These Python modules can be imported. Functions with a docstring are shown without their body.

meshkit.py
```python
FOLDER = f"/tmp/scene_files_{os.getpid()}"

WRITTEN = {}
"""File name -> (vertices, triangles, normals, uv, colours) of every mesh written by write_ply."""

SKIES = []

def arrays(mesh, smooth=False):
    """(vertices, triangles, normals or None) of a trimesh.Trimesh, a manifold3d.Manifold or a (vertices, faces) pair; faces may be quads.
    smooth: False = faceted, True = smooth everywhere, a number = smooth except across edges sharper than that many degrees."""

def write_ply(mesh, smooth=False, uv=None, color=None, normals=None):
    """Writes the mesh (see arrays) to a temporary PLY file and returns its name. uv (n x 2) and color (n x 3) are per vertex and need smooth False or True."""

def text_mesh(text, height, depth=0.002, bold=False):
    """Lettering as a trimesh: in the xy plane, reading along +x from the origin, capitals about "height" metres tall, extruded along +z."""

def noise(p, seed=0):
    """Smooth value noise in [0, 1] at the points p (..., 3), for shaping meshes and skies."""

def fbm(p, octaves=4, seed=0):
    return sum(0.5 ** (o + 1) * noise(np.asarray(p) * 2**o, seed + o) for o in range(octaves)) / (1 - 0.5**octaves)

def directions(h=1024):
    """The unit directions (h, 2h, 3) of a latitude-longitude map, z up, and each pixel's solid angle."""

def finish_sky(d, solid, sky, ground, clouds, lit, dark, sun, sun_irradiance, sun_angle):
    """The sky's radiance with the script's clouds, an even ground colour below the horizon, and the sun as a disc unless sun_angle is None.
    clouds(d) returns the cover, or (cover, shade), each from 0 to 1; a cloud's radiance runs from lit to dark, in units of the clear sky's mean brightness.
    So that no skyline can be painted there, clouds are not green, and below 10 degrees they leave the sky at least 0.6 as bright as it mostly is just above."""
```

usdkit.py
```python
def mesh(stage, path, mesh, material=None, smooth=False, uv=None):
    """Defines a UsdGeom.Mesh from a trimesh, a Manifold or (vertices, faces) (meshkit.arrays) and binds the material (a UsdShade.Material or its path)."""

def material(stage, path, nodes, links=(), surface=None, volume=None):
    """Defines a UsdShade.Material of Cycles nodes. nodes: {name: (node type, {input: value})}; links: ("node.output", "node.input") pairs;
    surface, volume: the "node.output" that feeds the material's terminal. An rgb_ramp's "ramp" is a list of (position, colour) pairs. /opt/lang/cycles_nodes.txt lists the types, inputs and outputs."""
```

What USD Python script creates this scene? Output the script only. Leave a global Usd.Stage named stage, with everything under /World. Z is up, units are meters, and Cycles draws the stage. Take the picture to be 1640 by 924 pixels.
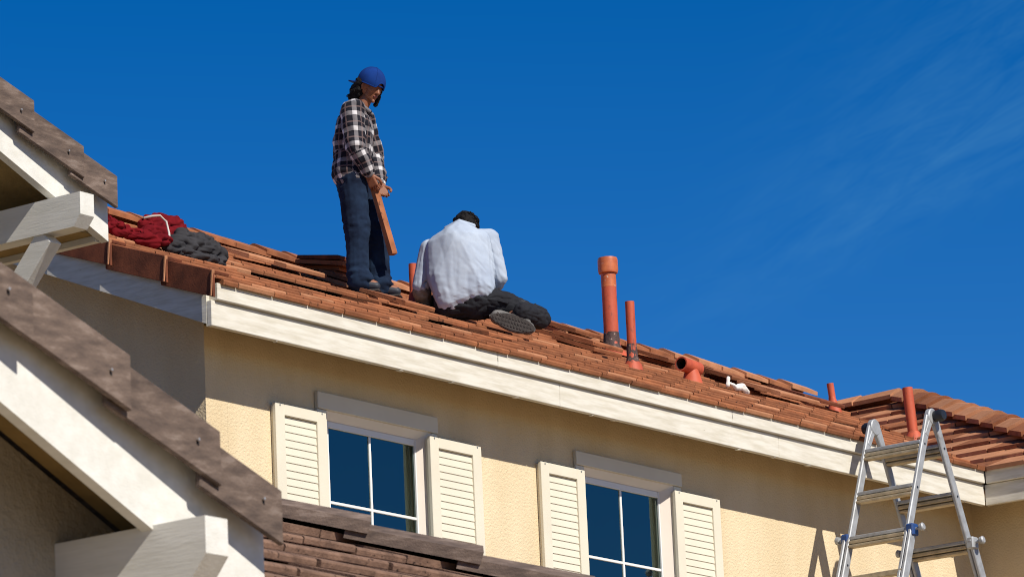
import math, random
import numpy as np, trimesh, manifold3d as m3, usdkit, meshkit
from shapely.geometry import Polygon, box as sbox
from pxr import Usd, UsdGeom, UsdLux, UsdShade, Gf, Sdf

stage = Usd.Stage.CreateInMemory()
UsdGeom.SetStageUpAxis(stage, "Z")
UsdGeom.Xform.Define(stage, "/World")
UsdGeom.Scope.Define(stage, "/World/Looks")
A = lambda *a: np.array(a, float)
rng = random.Random(7)
nrg = np.random.default_rng(7)

# ------------------------------------------------------------------ camera
# world frame: x along the front eave (receding to the right), y into the house, z up from the fascia's lower edge
CAM = A(-21.539, -18.281, -6.546)
CR, CU, CF = A(.6033, -.7963, -.0443), A(-.1583, -.1741, .9719), A(.7817, .5793, .2310)
cam = UsdGeom.Camera.Define(stage, "/World/camera")
cam.CreateHorizontalApertureAttr(36.0)
cam.CreateVerticalApertureAttr(36.0 * 576 / 1024)
cam.CreateFocalLengthAttr(36.0 * 7500 / 1640)
cam.CreateFStopAttr(11.0)
cam.CreateFocusDistanceAttr(31.0)
cam.CreateExposureAttr(0.35)
cam.AddTransformOp().Set(Gf.Matrix4d(*CR, 0, *CU, 0, *(-CF), 0, *CAM, 1))

# ------------------------------------------------------------------ sky and sun
SUN_AZ, SUN_EL = math.radians(180 + 13.0), math.radians(42.5)     # atan2(x, y) of the direction towards the sun
SUN = A(math.sin(SUN_AZ) * math.cos(SUN_EL), math.cos(SUN_AZ) * math.cos(SUN_EL), math.sin(SUN_EL))
sky_mat = usdkit.material(stage, "/World/Looks/sky_look", {
    "sky": ("sky_texture", {"sky_type": "single_scattering", "sun_disc": False, "sun_elevation": SUN_EL, "sun_rotation": SUN_AZ,
                            "altitude": 1500.0, "air_density": 0.85, "aerosol_density": 0.15, "ozone_density": 3.0}),
    "sat": ("hsv", {"hue": 0.5095, "saturation": 1.425, "value": 1.0, "fac": 1.0}),
    "tc": ("texture_coordinate", {}),
    # a thin bank of cirrus in the east: d1 and d2 measure the angle from its two edges
    "d1": ("vector_math", {"math_type": "dot_product", "vector2": (0.57289, -0.67060, -0.47126)}),
    "d2": ("vector_math", {"math_type": "dot_product", "vector2": (-0.38757, 0.21808, 0.89567)}),
    "m1": ("map_range", {"range_type": "smoothstep", "from_min": -0.034, "from_max": 0.026, "to_min": 0.0, "to_max": 1.0, "clamp": True}),
    "m2": ("map_range", {"range_type": "smoothstep", "from_min": -0.004, "from_max": 0.012, "to_min": 0.0, "to_max": 1.0, "clamp": True}),
    "m3": ("map_range", {"range_type": "smoothstep", "from_min": 0.012, "from_max": 0.075, "to_min": 1.0, "to_max": 0.45, "clamp": True}),
    "s1": ("math", {"math_type": "multiply", "value2": 75.0}), "s2": ("math", {"math_type": "multiply", "value2": 170.0}),
    "cv": ("combine_xyz", {"z": 3.7}),
    "wisp": ("noise_texture", {"scale": 1.0, "detail": 9.0, "roughness": 0.66, "distortion": 0.5}),
    "wr": ("map_range", {"from_min": 0.34, "from_max": 0.80, "to_min": 0.0, "to_max": 0.15, "clamp": True}),
    "c1": ("math", {"math_type": "multiply"}), "c2": ("math", {"math_type": "multiply"}), "c3": ("math", {"math_type": "multiply"}),
    "mixc": ("mix_color", {"b": (1.9, 5.2, 7.0)}),
    "bg": ("background_shader", {"strength": 0.078}),
}, [("sky.color", "sat.color"), ("tc.generated", "d1.vector1"), ("tc.generated", "d2.vector1"), ("d1.value", "m1.value"), ("d2.value", "m2.value"), ("d2.value", "m3.value"),
    ("d1.value", "s1.value1"), ("d2.value", "s2.value1"), ("s1.value", "cv.x"), ("s2.value", "cv.y"), ("cv.vector", "wisp.vector"), ("wisp.fac", "wr.value"),
    ("m1.result", "c1.value1"), ("m2.result", "c1.value2"), ("c1.value", "c2.value1"), ("m3.result", "c2.value2"), ("c2.value", "c3.value1"), ("wr.result", "c3.value2"),
    ("c3.value", "mixc.fac"), ("sat.color", "mixc.a"), ("mixc.result", "bg.color")], surface="bg.background")
dome = UsdLux.DomeLight.Define(stage, "/World/sky")
UsdShade.MaterialBindingAPI.Apply(dome.GetPrim()).Bind(sky_mat)
dome.GetPrim().SetCustomDataByKey("kind", "structure")
sun = UsdLux.DistantLight.Define(stage, "/World/sun")
sun.CreateIntensityAttr(1.25)
sun.CreateAngleAttr(0.5)
sun.CreateColorAttr(Gf.Vec3f(1.0, 0.95, 0.86))
sun.GetPrim().CreateAttribute("inputs:normalize", Sdf.ValueTypeNames.Bool).Set(True)
zs = SUN / np.linalg.norm(SUN)
xs = np.cross([0, 0, 1.0], zs); xs /= np.linalg.norm(xs)
ys = np.cross(zs, xs)
sun.AddTransformOp().Set(Gf.Matrix4d(*xs, 0, *ys, 0, *zs, 0, 0, 0, 0, 1))

# ------------------------------------------------------------------ scene helpers
used = {}
def numbered(path):
    n = used.get(path, 0); used[path] = n + 1
    return path if n == 0 else f"{path}_{n:03d}"
def tag(p, label=None, cat=None, group=None, kind=None):
    for k, v in (("label", label), ("category", cat), ("group", group), ("kind", kind)):
        if v: p.SetCustomDataByKey(k, v)
    return p
def thing(name, label, cat, loc=(0, 0, 0), group=None, kind=None):
    x = UsdGeom.Xform.Define(stage, numbered("/World/" + name))
    x.AddTranslateOp().Set(Gf.Vec3d(*map(float, loc)))
    p = x.GetPrim(); p.SetCustomDataByKey("loc", Gf.Vec3d(*map(float, loc)))
    p.ClearCustomDataByKey("loc"); LOC[str(p.GetPath())] = A(*loc)
    return tag(p, label, cat, group, kind)
LOC = {}
def root_loc(path):
    parts = str(path).split("/")
    return LOC.get("/".join(parts[:3]), np.zeros(3))
def part(name, mesh, mat, parent=None, smooth=False, label=None, uv=None, kind=None):
    """one Mesh prim; MESH is in world coordinates and is moved into its thing's frame"""
    base = str(parent.GetPath()) if parent is not None else "/World"
    path = numbered(base + "/" + name)
    if hasattr(mesh, "to_mesh"):
        mm = mesh.to_mesh(); mesh = trimesh.Trimesh(np.array(mm.vert_properties[:, :3]), np.array(mm.tri_verts), process=False)
    if isinstance(mesh, (list,)):
        mesh = trimesh.util.concatenate(mesh)
    v = np.array(mesh.vertices) - (root_loc(path) if parent is not None else 0)
    p = usdkit.mesh(stage, path, (v, np.array(mesh.faces)), M[mat], smooth=smooth, uv=uv).GetPrim()
    return tag(p, label, None, None, kind)

# ------------------------------------------------------------------ shape helpers
def norm(v): v = np.asarray(v, float); return v / np.linalg.norm(v)
def hull(pts):
    return trimesh.Trimesh(pts).convex_hull if False else trimesh.convex.convex_hull(np.asarray(pts, float))
def obox(o, ex, ey, ez, ch=0.0):
    """box from corner o along three edge vectors, edges chamfered by ch metres"""
    o, E = np.asarray(o, float), [np.asarray(e, float) for e in (ex, ey, ez)]
    L = [np.linalg.norm(e) for e in E]
    ch = min(ch, min(L) * .45)
    if ch <= 0:
        v = [o + a * E[0] + b * E[1] + c * E[2] for a in (0, 1) for b in (0, 1) for c in (0, 1)]
    else:
        k = [ch / l for l in L]
        v = []
        for a in (0, 1):
            for b in (0, 1):
                for c in (0, 1):
                    for ax in range(3):
                        w = [abs(t - k[i]) if i != ax else t for i, t in enumerate((a, b, c))]
                        w = [(t if i == ax else (k[i] if (a, b, c)[i] == 0 else 1 - k[i])) for i, t in enumerate((a, b, c))]
                        v.append(o + sum(w[i] * E[i] for i in range(3)))
    return hull(v)
def bx(x0, x1, y0, y1, z0, z1, ch=0.0):
    return obox((x0, y0, z0), (x1 - x0, 0, 0), (0, y1 - y0, 0), (0, 0, z1 - z0), ch)
def bar(p, q, w, h, up=(0, 0, 1), ch=0.0):
    """a straight bar from p to q, w wide (sideways) and h high (along up)"""
    p, q = np.asarray(p, float), np.asarray(q, float)
    d = norm(q - p); s = norm(np.cross(d, up)); u = np.cross(s, d)
    return obox(p - s * w / 2 - u * h / 2, q - p, s * w, u * h, ch)
def tube(points, radii, sides=12, cap=True):
    p = np.asarray(points, float); radii = np.broadcast_to(radii, (len(p),))
    t = np.gradient(p, axis=0); t /= np.linalg.norm(t, axis=1, keepdims=True) + 1e-12
    ref = A(0, 0, 1) if abs(t[0, 2]) < .9 else A(1, 0, 0)
    a = np.cross(t, ref); a /= np.linalg.norm(a, axis=1, keepdims=True); b = np.cross(t, a)
    g = np.arange(sides) * 2 * np.pi / sides
    v = (p[:, None] + radii[:, None, None] * (np.cos(g)[None, :, None] * a[:, None] + np.sin(g)[None, :, None] * b[:, None])).reshape(-1, 3)
    f = []
    for i in range(len(p) - 1):
        for j in range(sides):
            k = (j + 1) % sides
            f += [[i * sides + j, i * sides + k, (i + 1) * sides + k], [i * sides + j, (i + 1) * sides + k, (i + 1) * sides + j]]
    if cap:
        n = len(v); v = np.vstack([v, p[0], p[-1]]); e = (len(p) - 1) * sides
        for j in range(sides):
            k = (j + 1) % sides
            f += [[n, k, j], [n + 1, e + j, e + k]]
    m = trimesh.Trimesh(v, f, process=False)
    m.fix_normals()
    return m
def lathe(prof, base, axis, sides=20):
    """(distance along axis, radius) pairs turned about AXIS from BASE"""
    axis = norm(axis); ref = A(0, 1, 0) if abs(axis[2]) > .7 else A(0, 0, 1)
    a = norm(np.cross(axis, ref)); b = np.cross(axis, a); g = np.arange(sides) * 2 * np.pi / sides
    ring = np.cos(g)[:, None] * a + np.sin(g)[:, None] * b
    v = np.vstack([np.asarray(base, float) + axis * h + ring * max(r, 1e-4) for h, r in prof]); f = []
    for i in range(len(prof) - 1):
        for j in range(sides):
            k = (j + 1) % sides
            f += [[i * sides + j, i * sides + k, (i + 1) * sides + k], [i * sides + j, (i + 1) * sides + k, (i + 1) * sides + j]]
    return trimesh.Trimesh(v, f, process=False)
def prism(poly, o, ex, ey, ez):
    """shapely polygon in the (ex, ey) plane from o, extruded along ez"""
    m = trimesh.creation.extrude_polygon(poly, 1.0, engine="earcut")
    v = np.asarray(m.vertices)
    w = np.asarray(o, float) + v[:, :1] * np.asarray(ex, float) + v[:, 1:2] * np.asarray(ey, float) + v[:, 2:] * np.asarray(ez, float)
    m = trimesh.Trimesh(w, m.faces, process=False)
    if np.dot(np.cross(ex, ey), ez) < 0: m.invert()
    return m
def cat(*ms): return trimesh.util.concatenate([m for x in ms for m in (x if isinstance(x, list) else [x])])
def tri(m):
    mm = m.to_mesh(); return trimesh.Trimesh(np.array(mm.vert_properties[:, :3]), np.array(mm.tri_verts), process=False)
def ball(c, r, seg=16):
    return m3.Manifold.sphere(1.0, seg).scale([r, r, r] if np.ndim(r) == 0 else list(r)).translate(list(map(float, c)))
def bones(bs, length=.014, it=14, lam=.5):
    """bs: (p, rp, q, rq) capsules that taper; returns one smooth body (trimesh)"""
    ms = [m3.Manifold.batch_hull([ball(p, rp), ball(q, rq)]) for p, rp, q, rq in bs]
    m = m3.Manifold.batch_boolean(ms, m3.OpType.Add).refine_to_length(length)
    return smooth_safe(tri(m), it, lam)
def crease(f, w=.045): return -np.exp(-((f - .5) / w) ** 2)
def smooth_safe(t, it, lam=.5):
    """taubin smoothing; a vertex that a sliver triangle throws far off goes back to where it was"""
    t.merge_vertices(); p0 = np.array(t.vertices)
    trimesh.smoothing.filter_taubin(t, lamb=lam, nu=lam + .03, iterations=it)
    p1 = np.array(t.vertices); bad = np.linalg.norm(p1 - p0, axis=1) > .035; p1[bad] = p0[bad]; t.vertices = p1
    return t
def wrinkle(t, amp, scale, seed=0, oct=3):
    t.fix_normals()
    n = np.array(t.vertex_normals); p = np.array(t.vertices) * np.asarray(scale)
    t.vertices = np.array(t.vertices) + n * ((meshkit.fbm(p, oct, seed) - .5) * 2 * amp)[:, None]
    return t

# ------------------------------------------------------------------ materials
M = {}
def mat(name, col, rough=.7, dark=None, scale=6.0, detail=5.0, stretch=(1, 1, 1), lo=.35, hi=.7, bump=0.0, bscale=60.0, bdist=.01, metallic=0.0, vary=0.0, spec=.4,
        spots=None, spot_scale=30.0, spot_lo=.62, spot_hi=.72, sheen=0.0, bstretch=(1, 1, 1)):
    """procedural paint: colour broken up towards DARK by noise, SPOTS of another colour, per-object variation and a bump"""
    dark = dark if dark is not None else tuple(c * .8 for c in col)
    N = {"geo": ("geometry", {}), "mp": ("mapping", {"mapping_type": "point", "scale": stretch}), "nz": ("noise_texture", {"scale": scale, "detail": detail, "roughness": .6}),
         "rp": ("map_range", {"from_min": lo, "from_max": hi, "to_min": 0.0, "to_max": 1.0, "clamp": True}),
         "mx": ("mix_color", {"a": dark, "b": col}),
         "p": ("principled_bsdf", {"roughness": rough, "metallic": metallic, "specular_ior_level": spec, "sheen_weight": sheen})}
    K = [("geo.position", "mp.vector"), ("mp.vector", "nz.vector"), ("nz.fac", "rp.value"), ("rp.result", "mx.fac")]
    last = "mx.result"
    if spots is not None:
        N["sn"] = ("noise_texture", {"scale": spot_scale, "detail": 4.0, "roughness": .65}); N["sr"] = ("map_range", {"from_min": spot_lo, "from_max": spot_hi, "to_min": 0.0, "to_max": 1.0, "clamp": True})
        N["sm"] = ("mix_color", {"b": spots})
        K += [("mp.vector", "sn.vector"), ("sn.fac", "sr.value"), ("sr.result", "sm.fac"), (last, "sm.a")]; last = "sm.result"
    if vary:
        N["oi"] = ("object_info", {}); N["vr"] = ("map_range", {"from_min": 0.0, "from_max": 1.0, "to_min": 1 - vary, "to_max": 1 + vary}); N["hv"] = ("hsv", {"hue": .5, "saturation": 1.0, "fac": 1.0})
        K += [("oi.random", "vr.value"), ("vr.result", "hv.value"), (last, "hv.color")]; last = "hv.color"
    K.append((last, "p.base_color"))
    if bump:
        N["bm"] = ("mapping", {"mapping_type": "point", "scale": bstretch})
        N["bn"] = ("noise_texture", {"scale": bscale, "detail": 4.0, "roughness": .6}); N["bp"] = ("bump", {"strength": bump, "distance": bdist})
        K += [("geo.position", "bm.vector"), ("bm.vector", "bn.vector"), ("bn.fac", "bp.height"), ("bp.normal", "p.normal")]
    M[name] = usdkit.material(stage, "/World/Looks/" + name, N, K, surface="p.BSDF")

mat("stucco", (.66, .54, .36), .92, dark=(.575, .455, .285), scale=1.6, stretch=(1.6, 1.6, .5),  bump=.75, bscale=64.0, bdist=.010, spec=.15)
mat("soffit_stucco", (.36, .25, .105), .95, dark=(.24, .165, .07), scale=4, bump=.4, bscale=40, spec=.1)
mat("white_board", (.61, .575, .50), .7, dark=(.50, .46, .375), scale=4.0, stretch=(.8, 1, 7), lo=.36, hi=.60, bump=.3, bscale=24.0, bdist=.005, spots=(.30, .235, .16), spot_scale=9.0, spot_lo=.685, spot_hi=.75, bstretch=(.3, .3, 5), spec=.2)
mat("white_beam", (.66, .64, .59), .6, dark=(.56, .54, .48), scale=4.0, stretch=(3, .6, 4), bump=.3, bscale=26.0, bdist=.004, bstretch=(3, .4, 5))
mat("cream_trim", (.63, .585, .47), .6, dark=(.59, .54, .43), scale=3.0, bump=.06, bscale=50)
mat("white_vinyl", (.66, .655, .64), .4, dark=(.63, .62, .60), scale=2.0)
mat("jamb_paint", (.66, .58, .50), .6, dark=(.62, .54, .46), scale=3.0)
mat("grey_sash", (.20, .21, .21), .4, scale=3.0)
mat("terracotta", (.290, .108, .047), .9, dark=(.175, .064, .029), scale=8.0, lo=.3, hi=.66, bump=.5, bscale=120.0, bdist=.004, vary=.22, spec=.2, spots=(.05, .022, .014), spot_scale=24.0, spot_lo=.63, spot_hi=.69)
mat("terracotta_pale", (.43, .20, .105), .88, dark=(.33, .145, .07), scale=9.0, bump=.5, bscale=120.0, bdist=.004, vary=.14, spec=.2, spots=(.08, .04, .025), spot_scale=26.0, spot_lo=.68, spot_hi=.76)
mat("terracotta_dark", (.20, .062, .030), .9, dark=(.09, .03, .017), scale=7.0, bump=.4, bscale=90, bdist=.004, vary=.12, spec=.15)
mat("brown_tile", (.158, .112, .087), .88, dark=(.070, .050, .041), scale=6.0, stretch=(1.4, 1.4, 5), lo=.32, hi=.66, bump=.7, bscale=110.0, bdist=.004, vary=.1, spec=.25, spots=(.20, .155, .13), spot_scale=6.0, spot_lo=.55, spot_hi=.75)
mat("brown_rough", (.20, .118, .080), .9, dark=(.10, .058, .040), scale=14.0, lo=.3, hi=.62, bump=.7, bscale=70.0, bdist=.006, vary=.1, spec=.2, spots=(.03, .018, .014), spot_scale=30.0, spot_lo=.60, spot_hi=.68)
mat("underlay", (.012, .009, .008), 1.0, scale=8.0, spec=0.0)
mat("grey_stucco", (.40, .36, .29), .92, dark=(.32, .285, .225), scale=3.0, bump=.9, bscale=42.0, bdist=.012, spec=.1)
mat("aluminium", (.40, .41, .42), .62, dark=(.29, .29, .29), scale=14.0, metallic=.45, spec=.3)
mat("aluminium_warm", (.50, .41, .28), .6, dark=(.32, .265, .18), scale=14.0, metallic=.45, spec=.3)
mat("blue_plastic", (.02, .06, .20), .45)
mat("black_plastic", (.015, .017, .022), .4)
mat("pipe_red", (.46, .090, .040), .6, dark=(.33, .058, .028), scale=9.0, stretch=(1, 1, .35), lo=.3, hi=.65, spots=(.15, .05, .03), spot_scale=20.0, spot_lo=.60, spot_hi=.70, bump=.15, bscale=30, spec=.3)
mat("pipe_collar", (.50, .14, .045), .5, dark=(.34, .08, .03), scale=16.0, spots=(.55, .42, .33), spot_scale=22.0, spot_lo=.62, spot_hi=.70)
mat("pipe_tar", (.10, .055, .045), .8, dark=(.03, .02, .02), scale=30.0, spots=(.45, .35, .30), spot_scale=30.0, spot_lo=.62, spot_hi=.70, bump=.5, bscale=60)
mat("pipe_inside", (.05, .015, .01), .8)
mat("dirt", (.30, .21, .115), .95, dark=(.23, .16, .085), scale=.8)
mat("concrete", (.42, .39, .34), .9, dark=(.36, .33, .29), scale=2.0)
mat("skin", (.23, .088, .044), .5, dark=(.21, .080, .040), scale=20, spec=.35)
mat("skin_tan", (.20, .08, .045), .5, dark=(.16, .065, .035), scale=20)
mat("lip", (.22, .06, .045), .45)
mat("eye_white", (.55, .52, .48), .3)
mat("black_hair", (.010, .008, .007), .75, dark=(.006, .005, .005), scale=30, bump=.8, bscale=90, bdist=.01, spec=.15)
mat("cap_blue", (.004, .032, .17), .9, dark=(.003, .022, .12), scale=10, spec=.15)
mat("denim", (.016, .034, .070), .92, dark=(.004, .008, .021), scale=4.0, lo=.40, hi=.72, bump=.3, bscale=140, bdist=.003, spec=.15)
mat("denim_seam", (.06, .075, .10), .85)
mat("black_cloth", (.016, .017, .021), .85, dark=(.010, .010, .013), scale=8, bump=.25, bscale=60, spots=(.10, .10, .10), spot_scale=4.0, spot_lo=.66, spot_hi=.74, spec=.2)
mat("pale_shirt", (.38, .43, .50), .9, dark=(.30, .345, .42), scale=5, spec=.1)
mat("grey_glove", (.22, .20, .17), .8, dark=(.12, .11, .09), scale=20)
mat("shoe_grey", (.16, .15, .14), .8, dark=(.08, .075, .07), scale=18, bump=.3, bscale=60)
mat("shoe_sole", (.045, .036, .032), .85, dark=(.025, .02, .018), scale=30, bump=.4, bscale=70)
mat("shoe_dark", (.02, .024, .035), .6)
mat("red_cloth", (.15, .006, .009), .9, dark=(.09, .003, .006), scale=7, bump=.2, bscale=160, bdist=.003, spec=.1)
mat("grey_cloth", (.042, .040, .043), .9, dark=(.025, .024, .026), scale=9, bump=.2, bscale=160, bdist=.003, spec=.1)
mat("pale_cord", (.50, .45, .40), .8)
mat("white_rag", (.74, .70, .64), .85, dark=(.6, .56, .5), scale=20)
mat("red_tool", (.36, .035, .02), .45)
mat("dark_hole", (.012, .010, .010), .9)
mat("nail", (.55, .52, .48), .35, metallic=.6)
# window glass: mostly mirror, the rest lets the dark room show
M["glass"] = usdkit.material(stage, "/World/Looks/glass", {
    "geo": ("geometry", {}), "wn": ("noise_texture", {"scale": 2.2, "detail": 1.0}), "wb": ("bump", {"strength": .25, "distance": .004}),
    "gl": ("glossy_bsdf", {"color": (.66, .84, .76), "roughness": .03}), "tr": ("transparent_bsdf", {"color": (.30, .40, .42)}),
    "fr": ("fresnel", {"IOR": 2.7}), "mx": ("mix_closure", {})}, [("geo.position", "wn.vector"), ("wn.fac", "wb.height"), ("wb.normal", "gl.normal"), ("fr.fac", "mx.fac"), ("tr.BSDF", "mx.closure1"), ("gl.BSDF", "mx.closure2")], surface="mx.closure")
mat("dark_room", (.05, .055, .06), .9)
mat("curtain", (.30, .31, .31), .9)
# plaid flannel: bands across and along the cloth from its own st coordinates (metres)
def plaid():
    N = {"uv": ("uvmap", {"attribute": "st"}), "sx": ("separate_xyz", {}), "p": ("principled_bsdf", {"roughness": .9, "specular_ior_level": .1})}
    K = [("uv.UV", "sx.vector")]
    for ax in "xy":
        N["d" + ax] = ("math", {"math_type": "multiply", "value2": 1 / .125}); N["f" + ax] = ("math", {"math_type": "fraction"})
        N["b" + ax] = ("math", {"math_type": "compare", "value2": .5, "value3": .14}); N["t" + ax] = ("math", {"math_type": "compare", "value2": .06, "value3": .045})
        K += [(f"sx.{ax}", f"d{ax}.value1"), (f"d{ax}.value", f"f{ax}.value1"), (f"f{ax}.value", f"b{ax}.value1"), (f"f{ax}.value", f"t{ax}.value1")]
    N["s"] = ("math", {"math_type": "add"}); N["h"] = ("math", {"math_type": "multiply", "value2": .5}); N["rp"] = ("rgb_ramp", {"ramp": [(0, (.012, .012, .017)), (.5, (.14, .13, .135)), (1, (.50, .48, .48))]})
    N["ts"] = ("math", {"math_type": "maximum"}); N["tm"] = ("math", {"math_type": "multiply", "value2": .30}); N["mx"] = ("mix_color", {"b": (.30, .20, .18)})
    K += [("bx.value", "s.value1"), ("by.value", "s.value2"), ("s.value", "h.value1"), ("h.value", "rp.fac"), ("tx.value", "ts.value1"), ("ty.value", "ts.value2"), ("ts.value", "tm.value1"), ("tm.value", "mx.fac"), ("rp.color", "mx.a"), ("mx.result", "p.base_color")]
    M["plaid"] = usdkit.material(stage, "/World/Looks/plaid", N, K, surface="p.BSDF")
plaid()

# ------------------------------------------------------------------ ground
def ground():
    n = 90
    g = np.sign(np.linspace(-1, 1, n)) * np.abs(np.linspace(-1, 1, n)) ** 2.6 * 1500
    X, Y = np.meshgrid(g - 8, g - 8, indexing="ij")
    d = (X - CAM[0]) * .8 + (Y - CAM[1]) * .6
    s = np.clip((d - 3) / 5.0, 0, 1); s = s * s * (3 - 2 * s)
    Z = -8.15 + 2.25 * s
    idx = np.arange(n * n).reshape(n, n)
    q = np.stack([idx[:-1, :-1], idx[1:, :-1], idx[1:, 1:], idx[:-1, 1:]], -1).reshape(-1, 4)
    f = np.vstack([q[:, [0, 1, 2]], q[:, [0, 2, 3]]])
    p = part("ground", trimesh.Trimesh(np.stack([X, Y, Z], -1).reshape(-1, 3), f, process=False), "dirt", smooth=True)
    tag(p, kind="structure")
ground()
GZ = -5.9

# ================================================================== the house under repair
house = thing("house", "cream stucco house with white fascia, shuttered windows and half laid terracotta tile roof", "house", (0, 0, GZ))
TP = .4348; PIT = math.atan(TP); CP, SP = math.cos(PIT), math.sin(PIT)
EX, EZT, RIDGE = 9.12, .29, 4.6             # wing fascia plane, top of the first tile course, y of the ridge
WX = 9.52                                   # wing wall
zt = lambda y: EZT + TP * (y + .06)         # tile surface over y

RS = .418
# walls
fw = tri(m3.Manifold.cube([WX - .56, .2, -GZ + .117]).translate([.56, .37, GZ + .0]) - m3.Manifold.cube([1.091, .6, 1.396]).translate([1.532, .2, -1.66]) - m3.Manifold.cube([1.071, .6, 1.396]).translate([4.347, .2, -1.66]))
part("front_wall", fw, "stucco", house)
ridge_in = RIDGE + .0
ew = Polygon([(.37, GZ), (8.83, GZ), (8.83, .10), (RIDGE, RS * RIDGE + .012), (.37, RS * .37 + .012)])
part("end_wall", prism(ew, (.355, 0, 0), (0, 1, 0), (0, 0, 1), (.204, 0, 0)), "stucco", house)
part("wing_wall", bx(WX, WX + .2, -.50, .37, GZ, .117), "stucco", house)
part("wing_front_wall", bx(WX + .2, 15.6, -.50, -.3, GZ, .10), "stucco", house)
part("rear_wall", bx(.56, 15.6, 8.63, 8.83, GZ, .10), "stucco", house)
part("side_wall", bx(15.6, 15.8, -.50, 8.83, GZ, .10), "stucco", house)
# soffits
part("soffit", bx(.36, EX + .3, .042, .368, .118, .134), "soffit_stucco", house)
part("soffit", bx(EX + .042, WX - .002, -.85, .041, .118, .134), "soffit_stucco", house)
# eave fascia: lower boards and proud upper boards, butted end to end
cuts = [0.0, 3.62, 6.28, EX]
for a, b in zip(cuts[:-1], cuts[1:]):
    part("fascia_board", bx(a + .0015, b - .0015, 0, .04, 0, .163, .004), "white_board", house)
cuts = [0.03, 2.9, 5.66, EX - .026]
for a, b in zip(cuts[:-1], cuts[1:]):
    part("fascia_trim_board", bx(a + .0015, b - .0015, -.028, .04, .165, .272, .005), "white_board", house)
part("fascia_board", bx(EX, EX + .04, -.86, -.002, 0, .163, .004), "white_board", house)
part("fascia_trim_board", bx(EX - .026, EX + .04, -.86, -.030, .165, .272, .005), "white_board", house)
part("fascia_board", bx(EX + .04, 16.1, -.90, -.862, 0, .163, .004), "white_board", house)
part("fascia_trim_board", bx(EX + .04, 16.1, -.93, -.862, .165, .272, .005), "white_board", house)
# crumbs of stucco and paint along the lower edge of the fascia
for k in range(13):
    x = rng.uniform(.3, 9.0)
    part("drip", obox((x, .006, -rng.uniform(.004, .009)), (rng.uniform(.01, .06), 0, rng.uniform(-.003, .003)), (0, .03, 0), (0, 0, .009), .003), "white_board", house)
# rake board up the left end
def rake_prism(y0, y1, lo, hi, x0, x1, slope=TP, zc=0.0):
    return prism(Polygon([(y0, zc + slope * y0 + lo), (y1, zc + slope * y1 + lo), (y1, zc + slope * y1 + hi), (y0, zc + slope * y0 + hi)]), (x0, 0, 0), (0, 1, 0), (0, 0, 1), (x1 - x0, 0, 0))
RS = .418
part("rake_board", rake_prism(.0425, 2.4, 0, .24, 0, .04, RS), "white_board", house)
part("rake_board", rake_prism(2.402, RIDGE, 0, .24, 0, .04, RS), "white_board", house)
part("rake_board", bx(0.0, .04, .0405, .0424, 0, .24), "white_board", house)
part("rake_soffit", rake_prism(.045, RIDGE, .015, .03, .041, .354, RS), "soffit_stucco", house)

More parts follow.
